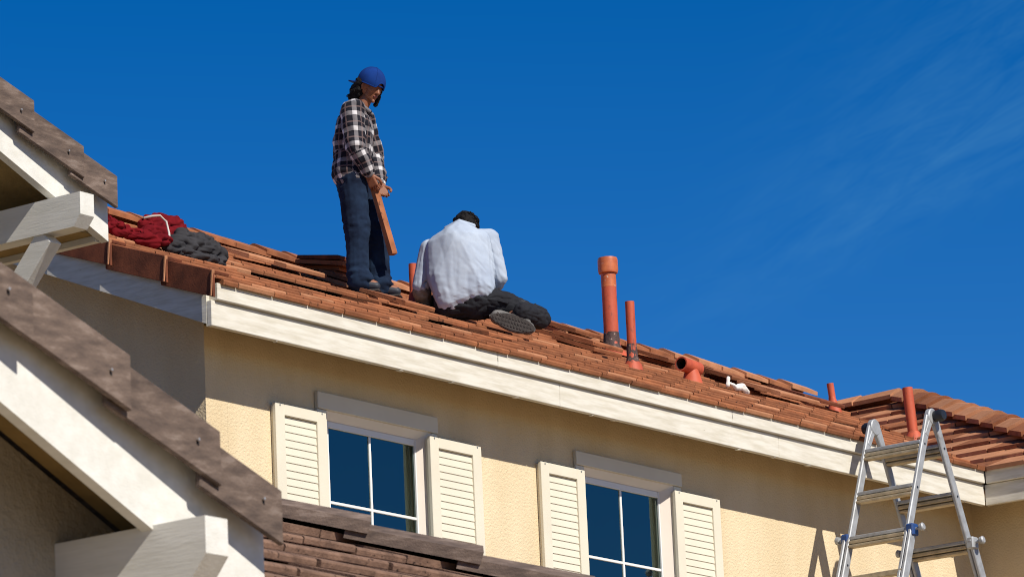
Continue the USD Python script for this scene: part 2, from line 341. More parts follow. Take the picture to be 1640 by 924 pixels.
# roof decks (dark underlay) as one solid each
def deck_front(x0, x1, y0, y1, dz):
    return prism(Polygon([(y0, zt(y0) - .075 - dz), (y1, zt(y1) - .075 - dz), (y1, zt(y1) - .075), (y0, zt(y0) - .075)]), (x0, 0, 0), (0, 1, 0), (0, 0, 1), (x1 - x0, 0, 0))
roof = part("roof", deck_front(.045, EX + .0, -.025, .5, .03), "underlay", house)
part("roof_deck", prism(Polygon([(.5, .0), (EX + .5, 0), (EX + RIDGE, RIDGE - .0), (.5, RIDGE)][0:0] or [(.045, .5), (EX + .44, .5), (EX + 4.54, RIDGE), (.045, RIDGE)]), (0, 0, EZT + TP * .06 - .075), (1, 0, 0), (0, 1, TP), (0, 0, -.04)), "underlay", house)
part("roof_deck", prism(Polygon([(.045, 0), (15.9, 0), (15.9, 4.6), (.045, 4.6)]), (0, RIDGE, zt(RIDGE) - .076), (1, 0, 0), (0, 1, -TP), (0, 0, -.04)), "terracotta_dark", house)

# ---- flat interlocking tile: slab with rounded nose, side lap and two nail marks
TW, TL, TT, TE = .340, .405, .034, .352
def tile_mesh(o, ax, up, nrm, w=TW, l=TL, t=TT, nose=.010):
    """o = lower left corner of the underside, ax = across, up = up the slope, nrm = outward"""
    prof = [(0.0, 0.004), (0.003, 0.0), (l, 0.0), (l, t * .8), (nose * 1.4, t), (nose * .35, t - nose * .3), (0.0, t - nose)]
    v = []
    for s in (0.0, w):
        v += [o + ax * s + up * a + nrm * b for a, b in prof]
    n = len(prof); f = []
    for i in range(n):
        j = (i + 1) % n
        f += [[i, j, n + j], [i, n + j, n + i]]
    for i in range(1, n - 1):
        f += [[0, i + 1, i], [n, n + i, n + i + 1]]
    m = trimesh.Trimesh(v, f, process=False); m.fix_normals()
    # side lap tongue on the right
    tg = obox(o + ax * w + up * .022 + nrm * .002, ax * .022, up * (l - .03), nrm * t * .36)
    return cat(m, tg)
def lay(parent, o0, ax, up, nrm, rows, width, first, mats, skip=lambda r, c, a, b: False, region=None, ridge_len=None, name="tile", jit=1.0, zlift=0.0):
    """courses of tiles: o0 = deck point at the lower left; tilt each tile so that its head sits on the deck and its butt on the course below"""
    tl = math.asin(TT / TE) * .92
    u2, n2 = up * math.cos(tl) - nrm * math.sin(tl), nrm * math.cos(tl) + up * math.sin(tl)
    for r in range(rows):
        x = first + (-.175 if r % 2 else 0.0) + rng.uniform(-.012, .012)
        while x > 0: x -= .35
        c = 0
        while x < width:
            a, b = max(x, 0.0), min(x + TW, width)
            y = r * TE
            if b - a > .05 and not skip(r, c, (a + b) / 2, y):
                w = b - a
                if region is None or region.contains(sbox(a, y, b, y + TL)):
                    j = jit * rng.uniform(-.004, .004); js = jit * rng.uniform(-.006, .006); rt = jit * rng.uniform(-.006, .006)
                    ax2 = norm(ax + u2 * rt)
                    o = o0 + ax * a + up * (y + js) + nrm * (TT * 1.0 + j + zlift)
                    part(name, tile_mesh(o, ax2, u2, n2, w=w), mats[rng.randrange(len(mats))], parent)
                else:
                    g = region.intersection(sbox(a, y, b, y + TL))
                    if g.area > .004 and g.geom_type == "Polygon":
                        o = o0 + nrm * TT + up * y * (1 - math.cos(tl)) + nrm * (y * math.sin(tl))
                        part(name, prism(g, o, ax, u2, n2 * TT), mats[rng.randrange(len(mats))], parent)
            x += .35; c += 1
UPm, NRm = A(0, CP, SP), A(0, -SP, CP)
O_main = A(0.06, -.06, EZT) - NRm * (2 * TT) 
TM = ["terracotta", "terracotta", "terracotta", "terracotta", "terracotta", "terracotta", "terracotta_pale"]
# courses open where the crew has lifted tiles (course, x range)
OPEN = [(5, 2.2, 3.6), (6, 2.5, 4.1), (4, 3.7, 4.6), (5, 4.0, 5.0), (7, 8.6, 9.3), (4, 8.7, 9.3)]
def main_skip(r, c, x, y):
    return any(r == q and a < x < b for q, a, b in OPEN)
region = Polygon([(-1, -1), (9.0 + -.03, -.2), (9.0 + 5.1, 5.1 / CP), (-1, 5.1 / CP)])
lay(house, O_main, A(1, 0, 0), UPm, NRm, 9, 12.4, .21 - .06 + .35, TM, main_skip, region, jit=.55)
# upper courses, hardly seen from below, joined
far = []
tl = math.asin(TT / TE) * .92
U2, N2 = UPm * math.cos(tl) - NRm * math.sin(tl), NRm * math.cos(tl) + UPm * math.sin(tl)
for r in range(9, 14):
    x = -.02 + (.175 if r % 2 else 0)
    while x < 12.5:
        if x + TW < 9.0 + r * TE * CP:
            far.append(tile_mesh(O_main + A(x, 0, 0) + UPm * (r * TE) + NRm * (TT + rng.uniform(-.004, .004)), A(1, 0, 0), U2, N2))
        x += .35
part("upper_tiles", far, "terracotta", house, kind="stuff")
# ridge caps
def cap_mesh(o, d, s, up, l=.43, w=.15, drop=.075, t=.022):
    """angled ridge cap from o along d, s sideways, arms falling by drop over w"""
    d, s, up = norm(d), norm(s), norm(up)
    prof = [(-w, -drop), (-w * .18, -.006), (0, 0), (w * .18, -.006), (w, -drop)]
    tp = {0: 1.0, l: .86}
    out = [o + d * k + s * a * tp[k] + up * b * tp[k] for k in (0, l) for a, b in prof] + [o + d * k + s * a * tp[k] * .97 + up * (b * tp[k] - t * 1.6) for k in (0, l) for a, b in prof]
    f = []
    for i in range(4):
        f += [[i, i + 1, 5 + i + 1], [i, 5 + i + 1, 5 + i], [10 + i + 1, 10 + i, 15 + i], [10 + i + 1, 15 + i, 15 + i + 1]]
        f += [[i, 10 + i, 10 + i + 1], [i, 10 + i + 1, i + 1], [5 + i + 1, 15 + i + 1, 15 + i], [5 + i + 1, 15 + i, 5 + i]]
    f += [[0, 5, 15], [0, 15, 10], [4, 14, 19], [4, 19, 9]]
    m = trimesh.Trimesh(out, f, process=False); m.fix_normals()
    return m
x = .0
while x < 13.6:
    if True:
        part("ridge_cap", cap_mesh(A(x + .02, RIDGE, zt(RIDGE) + .07 + rng.uniform(-.012, .012)), A(1, rng.uniform(-.03, .03), -.045), A(0, 1, 0), A(0, 0, 1)), TM[rng.randrange(7)], house)
    x += .37
# rake tiles: top flange and a deep side leg, each lapping the one below
def rake_tile(o, d, out, up, l, side=.17, flange=.16, t=.02, flare=0.0):
    """o = upper outer edge at the lower end; d = up the slope, out = outward from the gable"""
    out2 = norm(np.cross(d, np.cross(out, d)) - d * .058)      # the lower end stands proud of the tile below
    dd = norm(d - out * .058)
    b = obox(o - out * t, out * t, dd * l, A(0, 0, -1) * side, .004)
    a = obox(o - out * flange - up * .002, out * (flange - t - .0005), dd * l, -up * t, .003)
    return cat(a, b)
dR = norm(A(0, 1, RS)); nR = norm(A(0, -RS, 1))
ys = [-.065, .315, .775, 1.22, 1.66, 2.1, 2.54, 2.98, 3.42, 3.86, 4.3]
for i, y in enumerate(ys):
    l = (ys[i + 1] - y if i + 1 < len(ys) else .4) / dR[1] + .07
    d2 = norm(dR - nR * .055)
    part("rake_tile", rake_tile(A(-.052, y, .335 + RS * (y + .06)), d2, A(-1, 0, 0), nR, l, side=.172), "terracotta_dark", house)
    # pale broken lip along the lower end of each rake tile
    part("tile_lip", obox(A(-.058, y - .002, .336 + RS * (y + .06)), A(.024, 0, 0), A(0, .014, .004), A(0, .016, -.165), .003), "terracotta_pale", house)

# ---- wing roof: slope facing left with its courses, hip caps and ridge
AP = A(12.515, 2.759, 1.80)                 # hip apex
UPw, NRw, AXw = A(CP, 0, SP), A(-SP, 0, CP), A(0, -1, 0)
Ow = A(EX - .06, 0, EZT) - NRw * (2 * TT)
FY = -.96                                   # front eave line
# plane coordinates: a = -(y - y0) along AXw from y0, b = up the slope
Y0 = 6.0
hipx = lambda y: AP[0] - (AP[1] - y) * (AP[0] - (EX - .06)) / (AP[1] - FY)
wreg = Polygon([(Y0 - FY, 0.0), (Y0 - AP[1], (AP[0] - EX + .06) / CP), (Y0 - 5.0, (AP[0] - EX + .06) / CP), (Y0 - AP[1] - .75, (AP[0] - EX + .06) / CP - .02), (Y0 + .06, 0.0)])
part("roof_deck", prism(Polygon([(Y0 - FY - .03, 0.02), (Y0 - AP[1], (AP[0] - EX + .06) / CP), (Y0 - AP[1] - .8, (AP[0] - EX + .06) / CP), (Y0 + .03, 0.02)]), Ow + A(0, Y0, 0), AXw, UPw, -NRw * .03), "underlay", house)
TMw = ["terracotta_pale", "terracotta_pale", "terracotta"]
lay(house, Ow + A(0, Y0, 0), AXw, UPw, NRw, 11, Y0 + 1.2, .1, TMw, region=wreg, name="wing_tile", jit=.5)
# the wing's other slopes
for pts in ([(EX - .05, FY + .02, .20), tuple(AP - A(0, 0, .10)), (16.0, FY + .02, .20)], [tuple(AP - A(0, 0, .10)), (16.0, FY + .02, .20), (16.0, 6.2, .20), (12.6, 6.2, 1.70)]):
    n_ = len(pts); v = np.array(pts); v2 = v - A(0, 0, .05)
    f = [[0, i, i + 1] for i in range(1, n_ - 1)] + [[n_, n_ + i + 1, n_ + i] for i in range(1, n_ - 1)]
    f += [[i, n_ + i, n_ + (i + 1) % n_] for i in range(n_)] + [[i, n_ + (i + 1) % n_, (i + 1) % n_] for i in range(n_)]
    part("roof_deck", trimesh.Trimesh(np.vstack([v, v2]), f, process=True), "terracotta_dark", house)
# hip caps stepping down towards the street
HB = A(EX - .06, FY, EZT)
hd = norm(AP - HB); hl = np.linalg.norm(AP - HB)
hs = norm(np.cross(hd, [0, 0, 1])); hu = norm(np.cross(hs, hd))
k = 0.0
while k < hl - .2:
    d2 = norm(hd - hu * .07)
    part("hip_cap", cap_mesh(HB + hd * k + hu * .105, d2, hs, hu, l=.47, w=.165, drop=.075, t=.024), TMw[rng.randrange(3)], house)
    k += .40
part("hip_board", obox(HB - hs * .02 + hu * .0, hd * hl, hs * .04, hu * .05), "underlay", house)
for k in range(5):
    part("ridge_cap", cap_mesh(AP + A(0, .05 + k * .40, .085), norm(A(0, 1, -.03)), A(1, 0, 0), A(0, 0, 1), l=.46, w=.16, drop=.08), "terracotta_pale", house)

# ---- windows and shutters
def window(x0, x1, mid, hz, strips):
    J, YG, ZT = .083, .436, -.352           # splay of the jambs, glass plane, glass top
    a0, a1 = x0 + J, x1 - J
    w = part("window", cat(bx(a0 - .02, a0 + .018, .424, .452, -1.655, ZT + .045), bx(a1 - .006, a1 + .02, .424, .452, -1.655, ZT + .045), bx(a0 + .0185, a1 - .0065, .424, .452, ZT, ZT + .045, .003), bx(a0 + .0185, a1 - .0065, .424, .452, -1.655, -1.60, .003)), "white_vinyl", house)
    g0, g1 = a0 + .018, a1 - .006
    for a, b in ((g0, mid - .010), (mid + .010, g1)):
        for c, d in ((hz + .010, ZT), (-1.60, hz - .010)):
            part("pane", bx(a, b, YG, YG + .006, c, d), "glass", w)
    part("muntin", bx(mid - .010, mid + .010, YG - .009, YG + .011, -1.60, ZT, .003), "white_vinyl", w)
    part("muntin", bx(g0, mid - .010, YG - .008, YG + .010, hz - .010, hz + .010, .003), "white_vinyl", w)
    part("muntin", bx(mid + .010, g1, YG - .008, YG + .010, hz - .010, hz + .010, .003), "white_vinyl", w)
    for a in strips:
        part("sash_stile", bx(x1 - a, x1 - a + .016, YG + .014, YG + .03, -1.60, ZT), "grey_sash", w)
    part("sill", bx(x0 + .002, x1 - .002, .352, .46, -1.66, -1.625, .004), "white_vinyl", w)
    part("jamb", prism(Polygon([(x0 - .0, .352), (x0 + J - .0205, .425), (x0 + J - .0205, .46), (x0, .46)]), (0, 0, -1.62), (1, 0, 0), (0, 1, 0), (0, 0, 1.355)), "jamb_paint", w)
    part("jamb", prism(Polygon([(x1, .352), (x1, .46), (x1 - J + .0205, .46), (x1 - J + .0205, .425), (x1 - J + .008, .4235)]), (0, 0, -1.62), (1, 0, 0), (0, 1, 0), (0, 0, 1.355)), "jamb_paint", w)
    part("jamb", prism(Polygon([(.352, -.2655), (.352, -.262), (.46, -.262), (.46, ZT + .046), (.425, ZT + .046)]), (x0 + .001, 0, 0), (0, 1, 0), (0, 0, 1), (x1 - x0 - .002, 0, 0)), "jamb_paint", w)
    part("room", cat(bx(x0 - 1.0, x1 + 1.0, 2.2, 2.25, -2.2, .1), bx(x0 - 1.05, x0 - 1.0, .6, 2.25, -2.2, .1), bx(x1 + 1.0, x1 + 1.05, .6, 2.25, -2.2, .1), bx(x0 - 1, x1 + 1, .6, 2.25, .1, .14), bx(x0 - 1, x1 + 1, .6, 2.25, -2.25, -2.2)), "dark_room", w)
def trims(x0, x1, ztop, o0, o1):
    part("window_header", bx(x0, x1, .338, .369, -.262, ztop, .004), "cream_trim", house)
    part("window_casing", bx(x0, o0 - .001, .348, .3695, -1.66, -.264, .003), "cream_trim", house)
    part("window_casing", bx(o1 + .001, x1, .348, .3695, -1.66, -.264, .003), "cream_trim", house)
def shutter(x0, x1, zt_):
    zb, st = zt_ - 1.36, .092
    y0, y1 = .318, .347
    s = part("shutter", cat(bx(x0, x0 + st, y0, y1, zb, zt_, .004), bx(x1 - st, x1, y0, y1, zb, zt_, .004), bx(x0 + st, x1 - st, y0, y1, zt_ - .075, zt_, .004), bx(x0 + st, x1 - st, y0, y1, zb, zb + .09, .004),
                            bx(x0 + .01, x1 - .01, y1 - .001, y1 + .02, zb + .01, zt_ - .01)), "cream_trim", house)
    z = zt_ - .08
    while z > zb + .12:
        part("slat", hull([(x, y, q) for x in (x0 + st - .004, x1 - st + .004) for y, q in ((y0 + .019, z + .002), (y0 + .0135, z - .044), (y0 + .0165, z - .0475), (y1 - .002, z - .0475), (y1 - .002, z + .002))]), "cream_trim", s)
        z -= .0497
    for x in (x0 + .045, x1 - .045):
        part("screw", tube([(x, y0 - .003, zt_ - .012), (x, y0 + .004, zt_ - .012)], .006, 8), "grey_sash", s)
window(1.53, 2.625, 2.066, -.843, (.20, .125))
trims(1.43, 2.69, -.150, 1.53, 2.625)
shutter(.975, 1.487, -.292); shutter(2.572, 3.130, -.292)
window(4.345, 5.42, 4.878, -.871, (.19, .115))
trims(4.245, 5.515, -.165, 4.345, 5.42)
shutter(3.800, 4.310, -.303); shutter(5.395, 5.955, -.303)

# ---- points on the main roof
def on_roof(px, y):
    """the roof-tile point at depth y whose line of sight is the photograph's column px"""
    z = zt(y); lo, hi = -5.0, 25.0
    for _ in range(50):
        m = (lo + hi) / 2; q = A(m, y, z) - CAM
        if 820 + 7500 * (q @ CR) / (q @ CF) < px: lo = m
        else: hi = m
    return A(lo, y, z)

# ---- vent pipes
def pipe(px, y, h, r, tar=True, collar=False, tilt=(0, 0), label=None):
    b = on_roof(px, y) - A(0, 0, .05); ax = norm(A(tilt[0], tilt[1], 1)); L = h + .05
    p = part("vent_pipe", lathe([(0, r), (L, r), (L, r * .86), (L - .12, r * .86)], b, ax), "pipe_red", house, smooth=40, label=label)
    part("pipe_bore", lathe([(L - .119, 0), (L - .118, r * .86)], b, ax, 16), "pipe_inside", p)
    if collar:
        part("collar", lathe([(L - .125, r * .98), (L - .122, r * 1.28), (L - .10, r * 1.36), (L - .015, r * 1.36), (L + .004, r * 1.28), (L + .004, r * .9)], b, ax), "pipe_collar", p, smooth=35)
        part("solvent_ring", lathe([(L - .24, r * 1.003), (L - .238, r * 1.02), (L - .20, r * 1.018), (L - .13, r * 1.02), (L - .126, r * 1.0)], b, ax), "pipe_collar", p, smooth=35)
    fl = lathe([(0, r * 2.3), (.05, r * 1.9), (.085, r * 1.3), (.13, r * 1.12), (.15, r * 1.0)], b, ax, 24)
    wrinkle(fl, .008, 30, 3)
    part("pipe_flashing", fl, "pipe_red", p, smooth=50)
    if tar:
        t_ = lathe([(.07, r * 1.5), (.12, r * 1.18), (.17, r * 1.07), (.215, r * 1.0)], b, ax, 24); wrinkle(t_, .010, 34, 8)
        part("tar_seal", t_, "pipe_tar", p, smooth=50)
    return p
pipe(981, 3.0, .78, .060, True, True, (.0, .0), "tall thick red vent pipe with a wider orange collar")
pipe(1014, 1.9, .50, .036, True, False, (.0, .0), "shorter thin red vent pipe right of the tall one")
pipe(664, 2.9, .31, .032, False, False, (.0, .0), "thin red vent pipe behind the crouching worker's elbow")
pipe(1337, 3.1, .22, .030, False, False, (-.10, .05), "small thin red pipe left of the valley")
# pipe through the wing slope, just behind the ladder top
wp = A(10.74, 1.60, EZT + TP * (10.74 - EX + .06) - .06)
wpp = part("vent_pipe", lathe([(0, .043), (.47, .043), (.47, .037), (.38, .037)], wp, A(-.04, .05, 1)), "pipe_red", house, smooth=40, label="thin red vent pipe rising behind the ladder top")
part("pipe_flashing", lathe([(0, .09), (.06, .07), (.10, .045)], wp, A(0, 0, 1)), "pipe_red", wpp, smooth=40)
# stubby tee-shaped vent
tb = on_roof(1103, 2.0)
tv = part("tee_vent", lathe([(-.12, .046), (-.12, .057), (.13, .057), (.13, .0)], tb + A(.02, 0, .10), A(1, .05, -.03), 24), "pipe_red", house, smooth=40, label="short tee shaped red vent lying low on the tiles")
part("vent_bore", lathe([(-.12, .047), (.10, .047), (.10, 0)], tb + A(.02, 0, .10), A(1, .05, -.03), 20), "pipe_inside", tv)
part("vent_base", wrinkle(lathe([(-.06, .09), (.02, .07), (.05, .06), (.08, .05)], tb + A(.05, 0, 0), A(0, 0, 1), 20), .004, 20), "pipe_red", tv, smooth=50)

# ================================================================== brown tiled house in front
front = thing("house", "front house with brown concrete roof tiles and white gable beams", "house", (-12.0, -5.0, GZ))
BT = ["brown_tile"]
def gable(yf, g, tops, side, zb0, xend, hb, ridge_x, yback, wall_y, wall_x, beam, exp_up, lift, over):
    """gable facing the street at y = yf; ends = x of the lower tile ends; ztop0 = z of the tile top at the first end; zb0 = barge lower edge at xend"""
    up = norm(A(-1, 0, g)); nr = norm(A(g, 0, 1)); out = A(0, -1, 0)
    e, zs_ = [a for a, b in tops], [b for a, b in tops]
    while e[-1] > ridge_x + .2: e.append(e[-1] - exp_up); zs_.append(zs_[-1] + g * exp_up)
    d2 = norm(up - nr * lift)
    for i, x in enumerate(e):
        l = ((x - e[i + 1]) if i + 1 < len(e) else .4) / abs(up[0]) + .085
        o = A(x, yf - over, zs_[i])
        t = part("rake_tile", rake_tile(o, d2, out, nr, l, side=side, t=.024), BT[0], front)
        nx = o + up * (.11 + .02 * (i % 2)) - A(0, 0, .085 + .012 * (i % 3)) + out * (-.058 * .11 + .001)
        part("nail", lathe([(0, .003), (.008, .003), (.009, .005), (.011, .0045), (.011, 0)], nx, out, 8), "nail", t)
        part("nail_hole", hull([nx + A(dx, -.0012 if k else .004, dz) for k in (0, 1) for dx, dz in ((.002, -.003), (.010, -.007), (.009, -.020), (.001, -.015))]), "dark_hole", t)
    zb = lambda x: zb0 + g * (xend - x)
    L = xend - ridge_x
    for a, b in ((ridge_x, xend - 1.9), (xend - 1.897, xend)):
        part("barge_board", prism(Polygon([(a, zb(a)), (b, zb(b)), (b, zb(b) + hb), (a, zb(a) + hb)]), (0, yf, 0), (1, 0, 0), (0, 0, 1), (0, .05, 0)), "white_beam", front)
    # other half of the gable
    part("barge_board", prism(Polygon([(ridge_x - .002, zb(ridge_x)), (ridge_x - .002, zb(ridge_x) + hb), (ridge_x - L, zb(xend) + hb), (ridge_x - L, zb(xend))]), (0, yf, 0), (1, 0, 0), (0, 0, 1), (0, .05, 0)), "white_beam", front)
    # roof slabs, tiles joined on the slope nobody sees from here
    for sgn, nm in ((1, "roof_slope"), (-1, "roof_slope")):
        pol = Polygon([(0, -.04), (L - .02, -.04 - g * (L - .02)), (L - .02, .02 - g * (L - .02)), (0, .02)])
        part(nm, prism(pol, (ridge_x, yf + .052, zb(ridge_x) + hb - .03), (sgn, 0, 0), (0, 0, 1), (0, yback - yf - .052, 0)), BT[0], front)
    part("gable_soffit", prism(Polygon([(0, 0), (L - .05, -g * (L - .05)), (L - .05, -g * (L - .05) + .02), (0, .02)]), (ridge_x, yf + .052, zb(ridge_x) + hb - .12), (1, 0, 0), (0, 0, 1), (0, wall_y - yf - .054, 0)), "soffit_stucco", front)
    # walls
    wz = lambda x: zb(x) + hb - .14
    wl = ridge_x - (wall_x - ridge_x)
    part("gable_wall", prism(Polygon([(wl, GZ), (wall_x, GZ), (wall_x, wz(wall_x)), (ridge_x, wz(ridge_x)), (wl, wz(wall_x))]), (0, wall_y, 0), (1, 0, 0), (0, 0, 1), (0, .2, 0)), "grey_stucco", front)
    part("side_wall", bx(wall_x - .2, wall_x, wall_y + .202, yback - .4, GZ, wz(wall_x) - .02), "grey_stucco", front)
    part("side_wall", bx(wl, wl + .2, wall_y + .202, yback - .4, GZ, wz(wall_x) - .02), "grey_stucco", front)
    # eave board along the side and its soffit
    part("eave_board", bx(xend - .045, xend - .003, yf + .054, yback, zb(xend) + .003, zb(xend) + hb - .05), "white_beam", front)
    part("eave_soffit", bx(beam[1] + .002, xend - .046, yf + .054, yback, zb(xend) + .035, zb(xend) + .05), "soffit_stucco", front)
    # outlooker beam with a notched nose
    x0, x1, y0, zt_, zc, zbm = beam
    nose = Polygon([(y0, zt_), (y0, zc), (y0 + (zc - zbm) * .85, zbm), (wall_y, zbm), (wall_y, zt_)])
    return part("outlooker_beam", prism(nose, (x0, 0, 0), (0, 1, 0), (0, 0, 1), (x1 - x0, 0, 0)), "white_beam", front)
# lower gable, nearest the street
gable(-8.10, .455, ((-9.315, -3.466), (-9.632, -3.301), (-10.082, -3.104), (-10.552, -2.941)), .190, -3.916, -9.305, .375, -12.3, -3.2, -7.656, -9.42, (-9.880, -9.765, -8.33, -3.639, -3.765, -3.90), .46, .05, .10)
# upper gable
gable(-2.50, .415, ((-3.768, -0.24), (-4.022, -0.126), (-4.394, 0.046), (-4.815, 0.216)), .172, -.574, -3.757, .262, -7.2, 3.0, -1.25, -4.40, (-4.237, -4.132, -2.74, -.435, -.553, -.612), .385, .05, .085)
# knee brace under the upper beam
kb0, kb1 = A(-4.185, -2.46, -.640), A(-4.185, -1.25, -1.95)
part("knee_brace", bar(kb0 + norm(kb0 - kb1) * .03, kb1, .088, .115, up=(0, .7, .7), ch=.004), "white_beam", front)
# low hipped roof running along beside the gable
H0 = A(-5.74, -5.725, -2.806)
g2 = .42; q2 = math.atan(g2)
UPb, NRb = A(0, math.cos(q2), math.sin(q2)), A(0, -math.sin(q2), math.cos(q2))
yb0 = -8.3
Ob = A(-9.30, yb0, H0[2] - .045 + g2 * (yb0 - H0[1])) - NRb * (2 * TT)
hx = lambda b: (H0[0] - (yb0 + b * math.cos(q2) - H0[1])) - (-9.30)
top = 3.3
regb = Polygon([(0, 0), (hx(0), 0), (hx(top), top), (0, top)])
lay(front, Ob, A(1, 0, 0), UPb, NRb, 9, 6.4, .13, ["brown_rough"], region=regb, name="porch_tile", jit=1.6)
part("roof_deck", prism(regb, Ob, A(1, 0, 0), UPb, -NRb * .04), "underlay", front)
hdir = norm(A(1, -1, -g2)); hs = norm(np.cross(hdir, [0, 0, 1])); hu = norm(np.cross(hs, hdir))
for k in range(-3, 6):
    o = H0 + hdir * (.51 * k) + hu * .064
    d2 = norm(-hdir - hu * .082)
    part("hip_cap", cap_mesh(o, d2, hs, hu, l=.61, w=.148, drop=.060, t=.034), BT[0], front)
part("hip_board", obox(H0 - hdir * 1.8 - hs * .02 - hu * .06, hdir * 4.0, hs * .04, hu * .06), "underlay", front)
part("roof_deck", prism(Polygon([(0, 0), (2.6, 0), (0, 2.6)]), H0 + A(.02, .0, -.09) + A(2.0, -2.0, -2 * g2), (-1, 1, g2), (0, 1, 0), (0, 0, -.05)), "brown_tile", front)
part("porch_wall", bx(-9.70, -3.5, -7.75, -7.55, GZ, H0[2] - 1.0), "grey_stucco", front)
part("porch_wall", bx(-3.7, -3.5, -7.54, -4.6, GZ, H0[2] - 1.0), "grey_stucco", front)

# ================================================================== ladder
lad = thing("ladder", "folding aluminium step ladder standing against the eave at the right", "ladder", (7.33, -.41, GZ))
LZ = .36
def rail(x0, z0, x1, z1, y, w, h, name, m):
    return part(name, bar((x0, y, z0), (x1, y, z1), w, h, up=(1, 0, .4), ch=.006), m, lad)
SL = .415; RI, RO = -.16, -.66
for sgn in (-1, 1):
    xa = lambda z, off=0: 7.325 + sgn * (.035 + SL * (LZ - z) + off)
    for y in (RI, RO):
        r = rail(xa(LZ - .02), LZ - .02, xa(-.95), -.95, y, .028, .068, "rail", "aluminium")
        for z in (.12, -.22, -.75):
            part("rail_hole", lathe([(0, .009), (.003, .009), (.003, 0)], (xa(z), y - .0135, z), (0, -1, 0), 10), "black_plastic", r)
        yo = y + (.034 if y == RI else -.034)
        rail(xa(-.52), -.52, xa(GZ), GZ, yo, .028, .076, "base_rail", "aluminium")
    dirn = norm(A(sgn * SL, 0, -1))
    for i, z in enumerate((.14, -.20, -.545)):
        c = xa(z)
        for dz, hh in ((0, .026), (-.034, .026), (-.064, .02)):
            part("rung", bx(c - .036 + sgn * SL * -dz, c + .036 + sgn * SL * -dz, RO + .012, RI - .012, z + dz - hh / 2, z + dz + hh / 2, .004), "aluminium_warm" if dz else "aluminium", lad)
    z = -.86
    while z > GZ + .2:
        part("rung", bx(xa(z) - .036, xa(z) + .036, RO - .022, RI + .022, z - .03, z + .01, .004), "aluminium_warm", lad); z -= .34
    for y, s2 in ((RO, -1), (RI, 1)):
        z = -.55; c = A(xa(z), y + s2 * .03, z)
        lk = part("lock_bracket", obox(c - A(.042, .032, .05), (.084, 0, 0), (0, .064, 0), (0, 0, .09), .010), "blue_plastic" if sgn < 0 else "aluminium", lad)
        part("lock_knob", lathe([(0, .010), (.035, .010), (.037, .026), (.062, .030), (.070, .022), (.070, 0)], c + A(0, s2 * .03, 0), (.1, s2, .15), 14), "aluminium", lk, smooth=40)
for y, s2 in ((RO, -1), (RI, 1)):
    h = part("hinge", lathe([(-.022, 0), (-.022, .055), (-.016, .062), (.016, .062), (.022, .055), (.022, 0)], (7.325, y, LZ - .02), (0, 1, 0), 20), "aluminium", lad, smooth=40)
    part("hinge_knob", lathe([(.022, .0), (.022, .040), (.075, .046), (.100, .036), (.105, 0)], (7.345, y, LZ - .015), (0, s2, 0) if s2 < 0 else (0, 1, 0), 18), "black_plastic", h, smooth=40)
    for sg in (-1, 1):
        part("hinge_arm", bar((7.325, y, LZ - .01), (7.325 + sg * (.035 + SL * .16), y, LZ - .17), .034, .05, up=(1, 0, .4), ch=.006), "aluminium", h)

# ================================================================== loose tiles and small things on the roof
def loose(px, y, dz, yaw, label, m="terracotta", pitch=None, roll=0.0, l=.42, w=.34, group=None):
    c = on_roof(px, y)
    p = thing("loose_tile", label, "roof tile", c, group)
    a = math.radians(yaw); pt = PIT if pitch is None else pitch
    ax = norm(A(math.cos(a), math.sin(a), math.sin(a) * math.tan(pt) + roll)); up = A(-math.sin(a), math.cos(a), math.cos(a) * math.tan(pt)); up = norm(up - ax * (ax @ up)); nr = np.cross(ax, up)
    o = c + nr * dz - ax * w / 2 - up * l / 2
    slab = part("slab", tile_mesh(o, ax, up, nr, w=w, l=l), m, p)
    for k in (.25, .75):
        part("lug", obox(o + ax * (w * k - .02) + up * (l - .03) - nr * .010, ax * .04, up * .02, nr * .012, .003), m, p)
    return p
def stack(px, y, n, lab, seed, dz0=.0, pitch=None, mats_=TM, skew=8):
    r2 = random.Random(seed); words = ["bottom", "second", "third", "fourth", "fifth", "topmost"]
    for i in range(n):
        wd = "topmost" if i == n - 1 else words[i]
        loose(px + r2.uniform(-skew, skew), y + r2.uniform(-.05, .05), dz0 + i * .041, r2.uniform(-9, 9), f"{wd} terracotta tile of the {lab}", mats_[r2.randrange(len(mats_))], pitch=pitch, w=.40)
stack(533, 3.3, 4, "stack behind the standing worker's legs", 3, .01, pitch=.20, mats_=["terracotta_dark", "terracotta", "terracotta_dark"], skew=6)
stack(565, 2.9, 2, "low pile beside the standing worker's boots", 5, .0, skew=5)
stack(903, 3.2, 3, "pile between the kneeling worker and the tall vent pipe", 11, .0, skew=10)
stack(940, 2.7, 2, "low pile just left of the tall vent pipe", 12, .0, skew=4)
stack(1062, 3.1, 2, "pile right of the thin vent pipe", 17, .0, skew=6)
stack(1135, 3.3, 2, "pile right of the tee shaped vent", 19, .0, skew=8)
stack(1170, 2.9, 2, "pile behind the white rag", 23, .0, skew=8)
loose(1245, 2.5, .03, 6, "terracotta tile lying alone right of the white rag", "terracotta_pale", w=.7)
loose(1290, 3.0, .03, -5, "terracotta tile lying left of the small pipe at the valley", "terracotta_dark", w=.55)
loose(634, 1.9, .03, 4, "terracotta tile lying below the standing worker's boots", "terracotta", w=.38)
loose(455, 3.1, .02, 3, "terracotta tile lying uphill right of the grey jacket", "terracotta_pale", w=.5)
loose(405, 3.2, .02, -4, "terracotta tile lying next to the grey jacket", "terracotta_pale", w=.5)

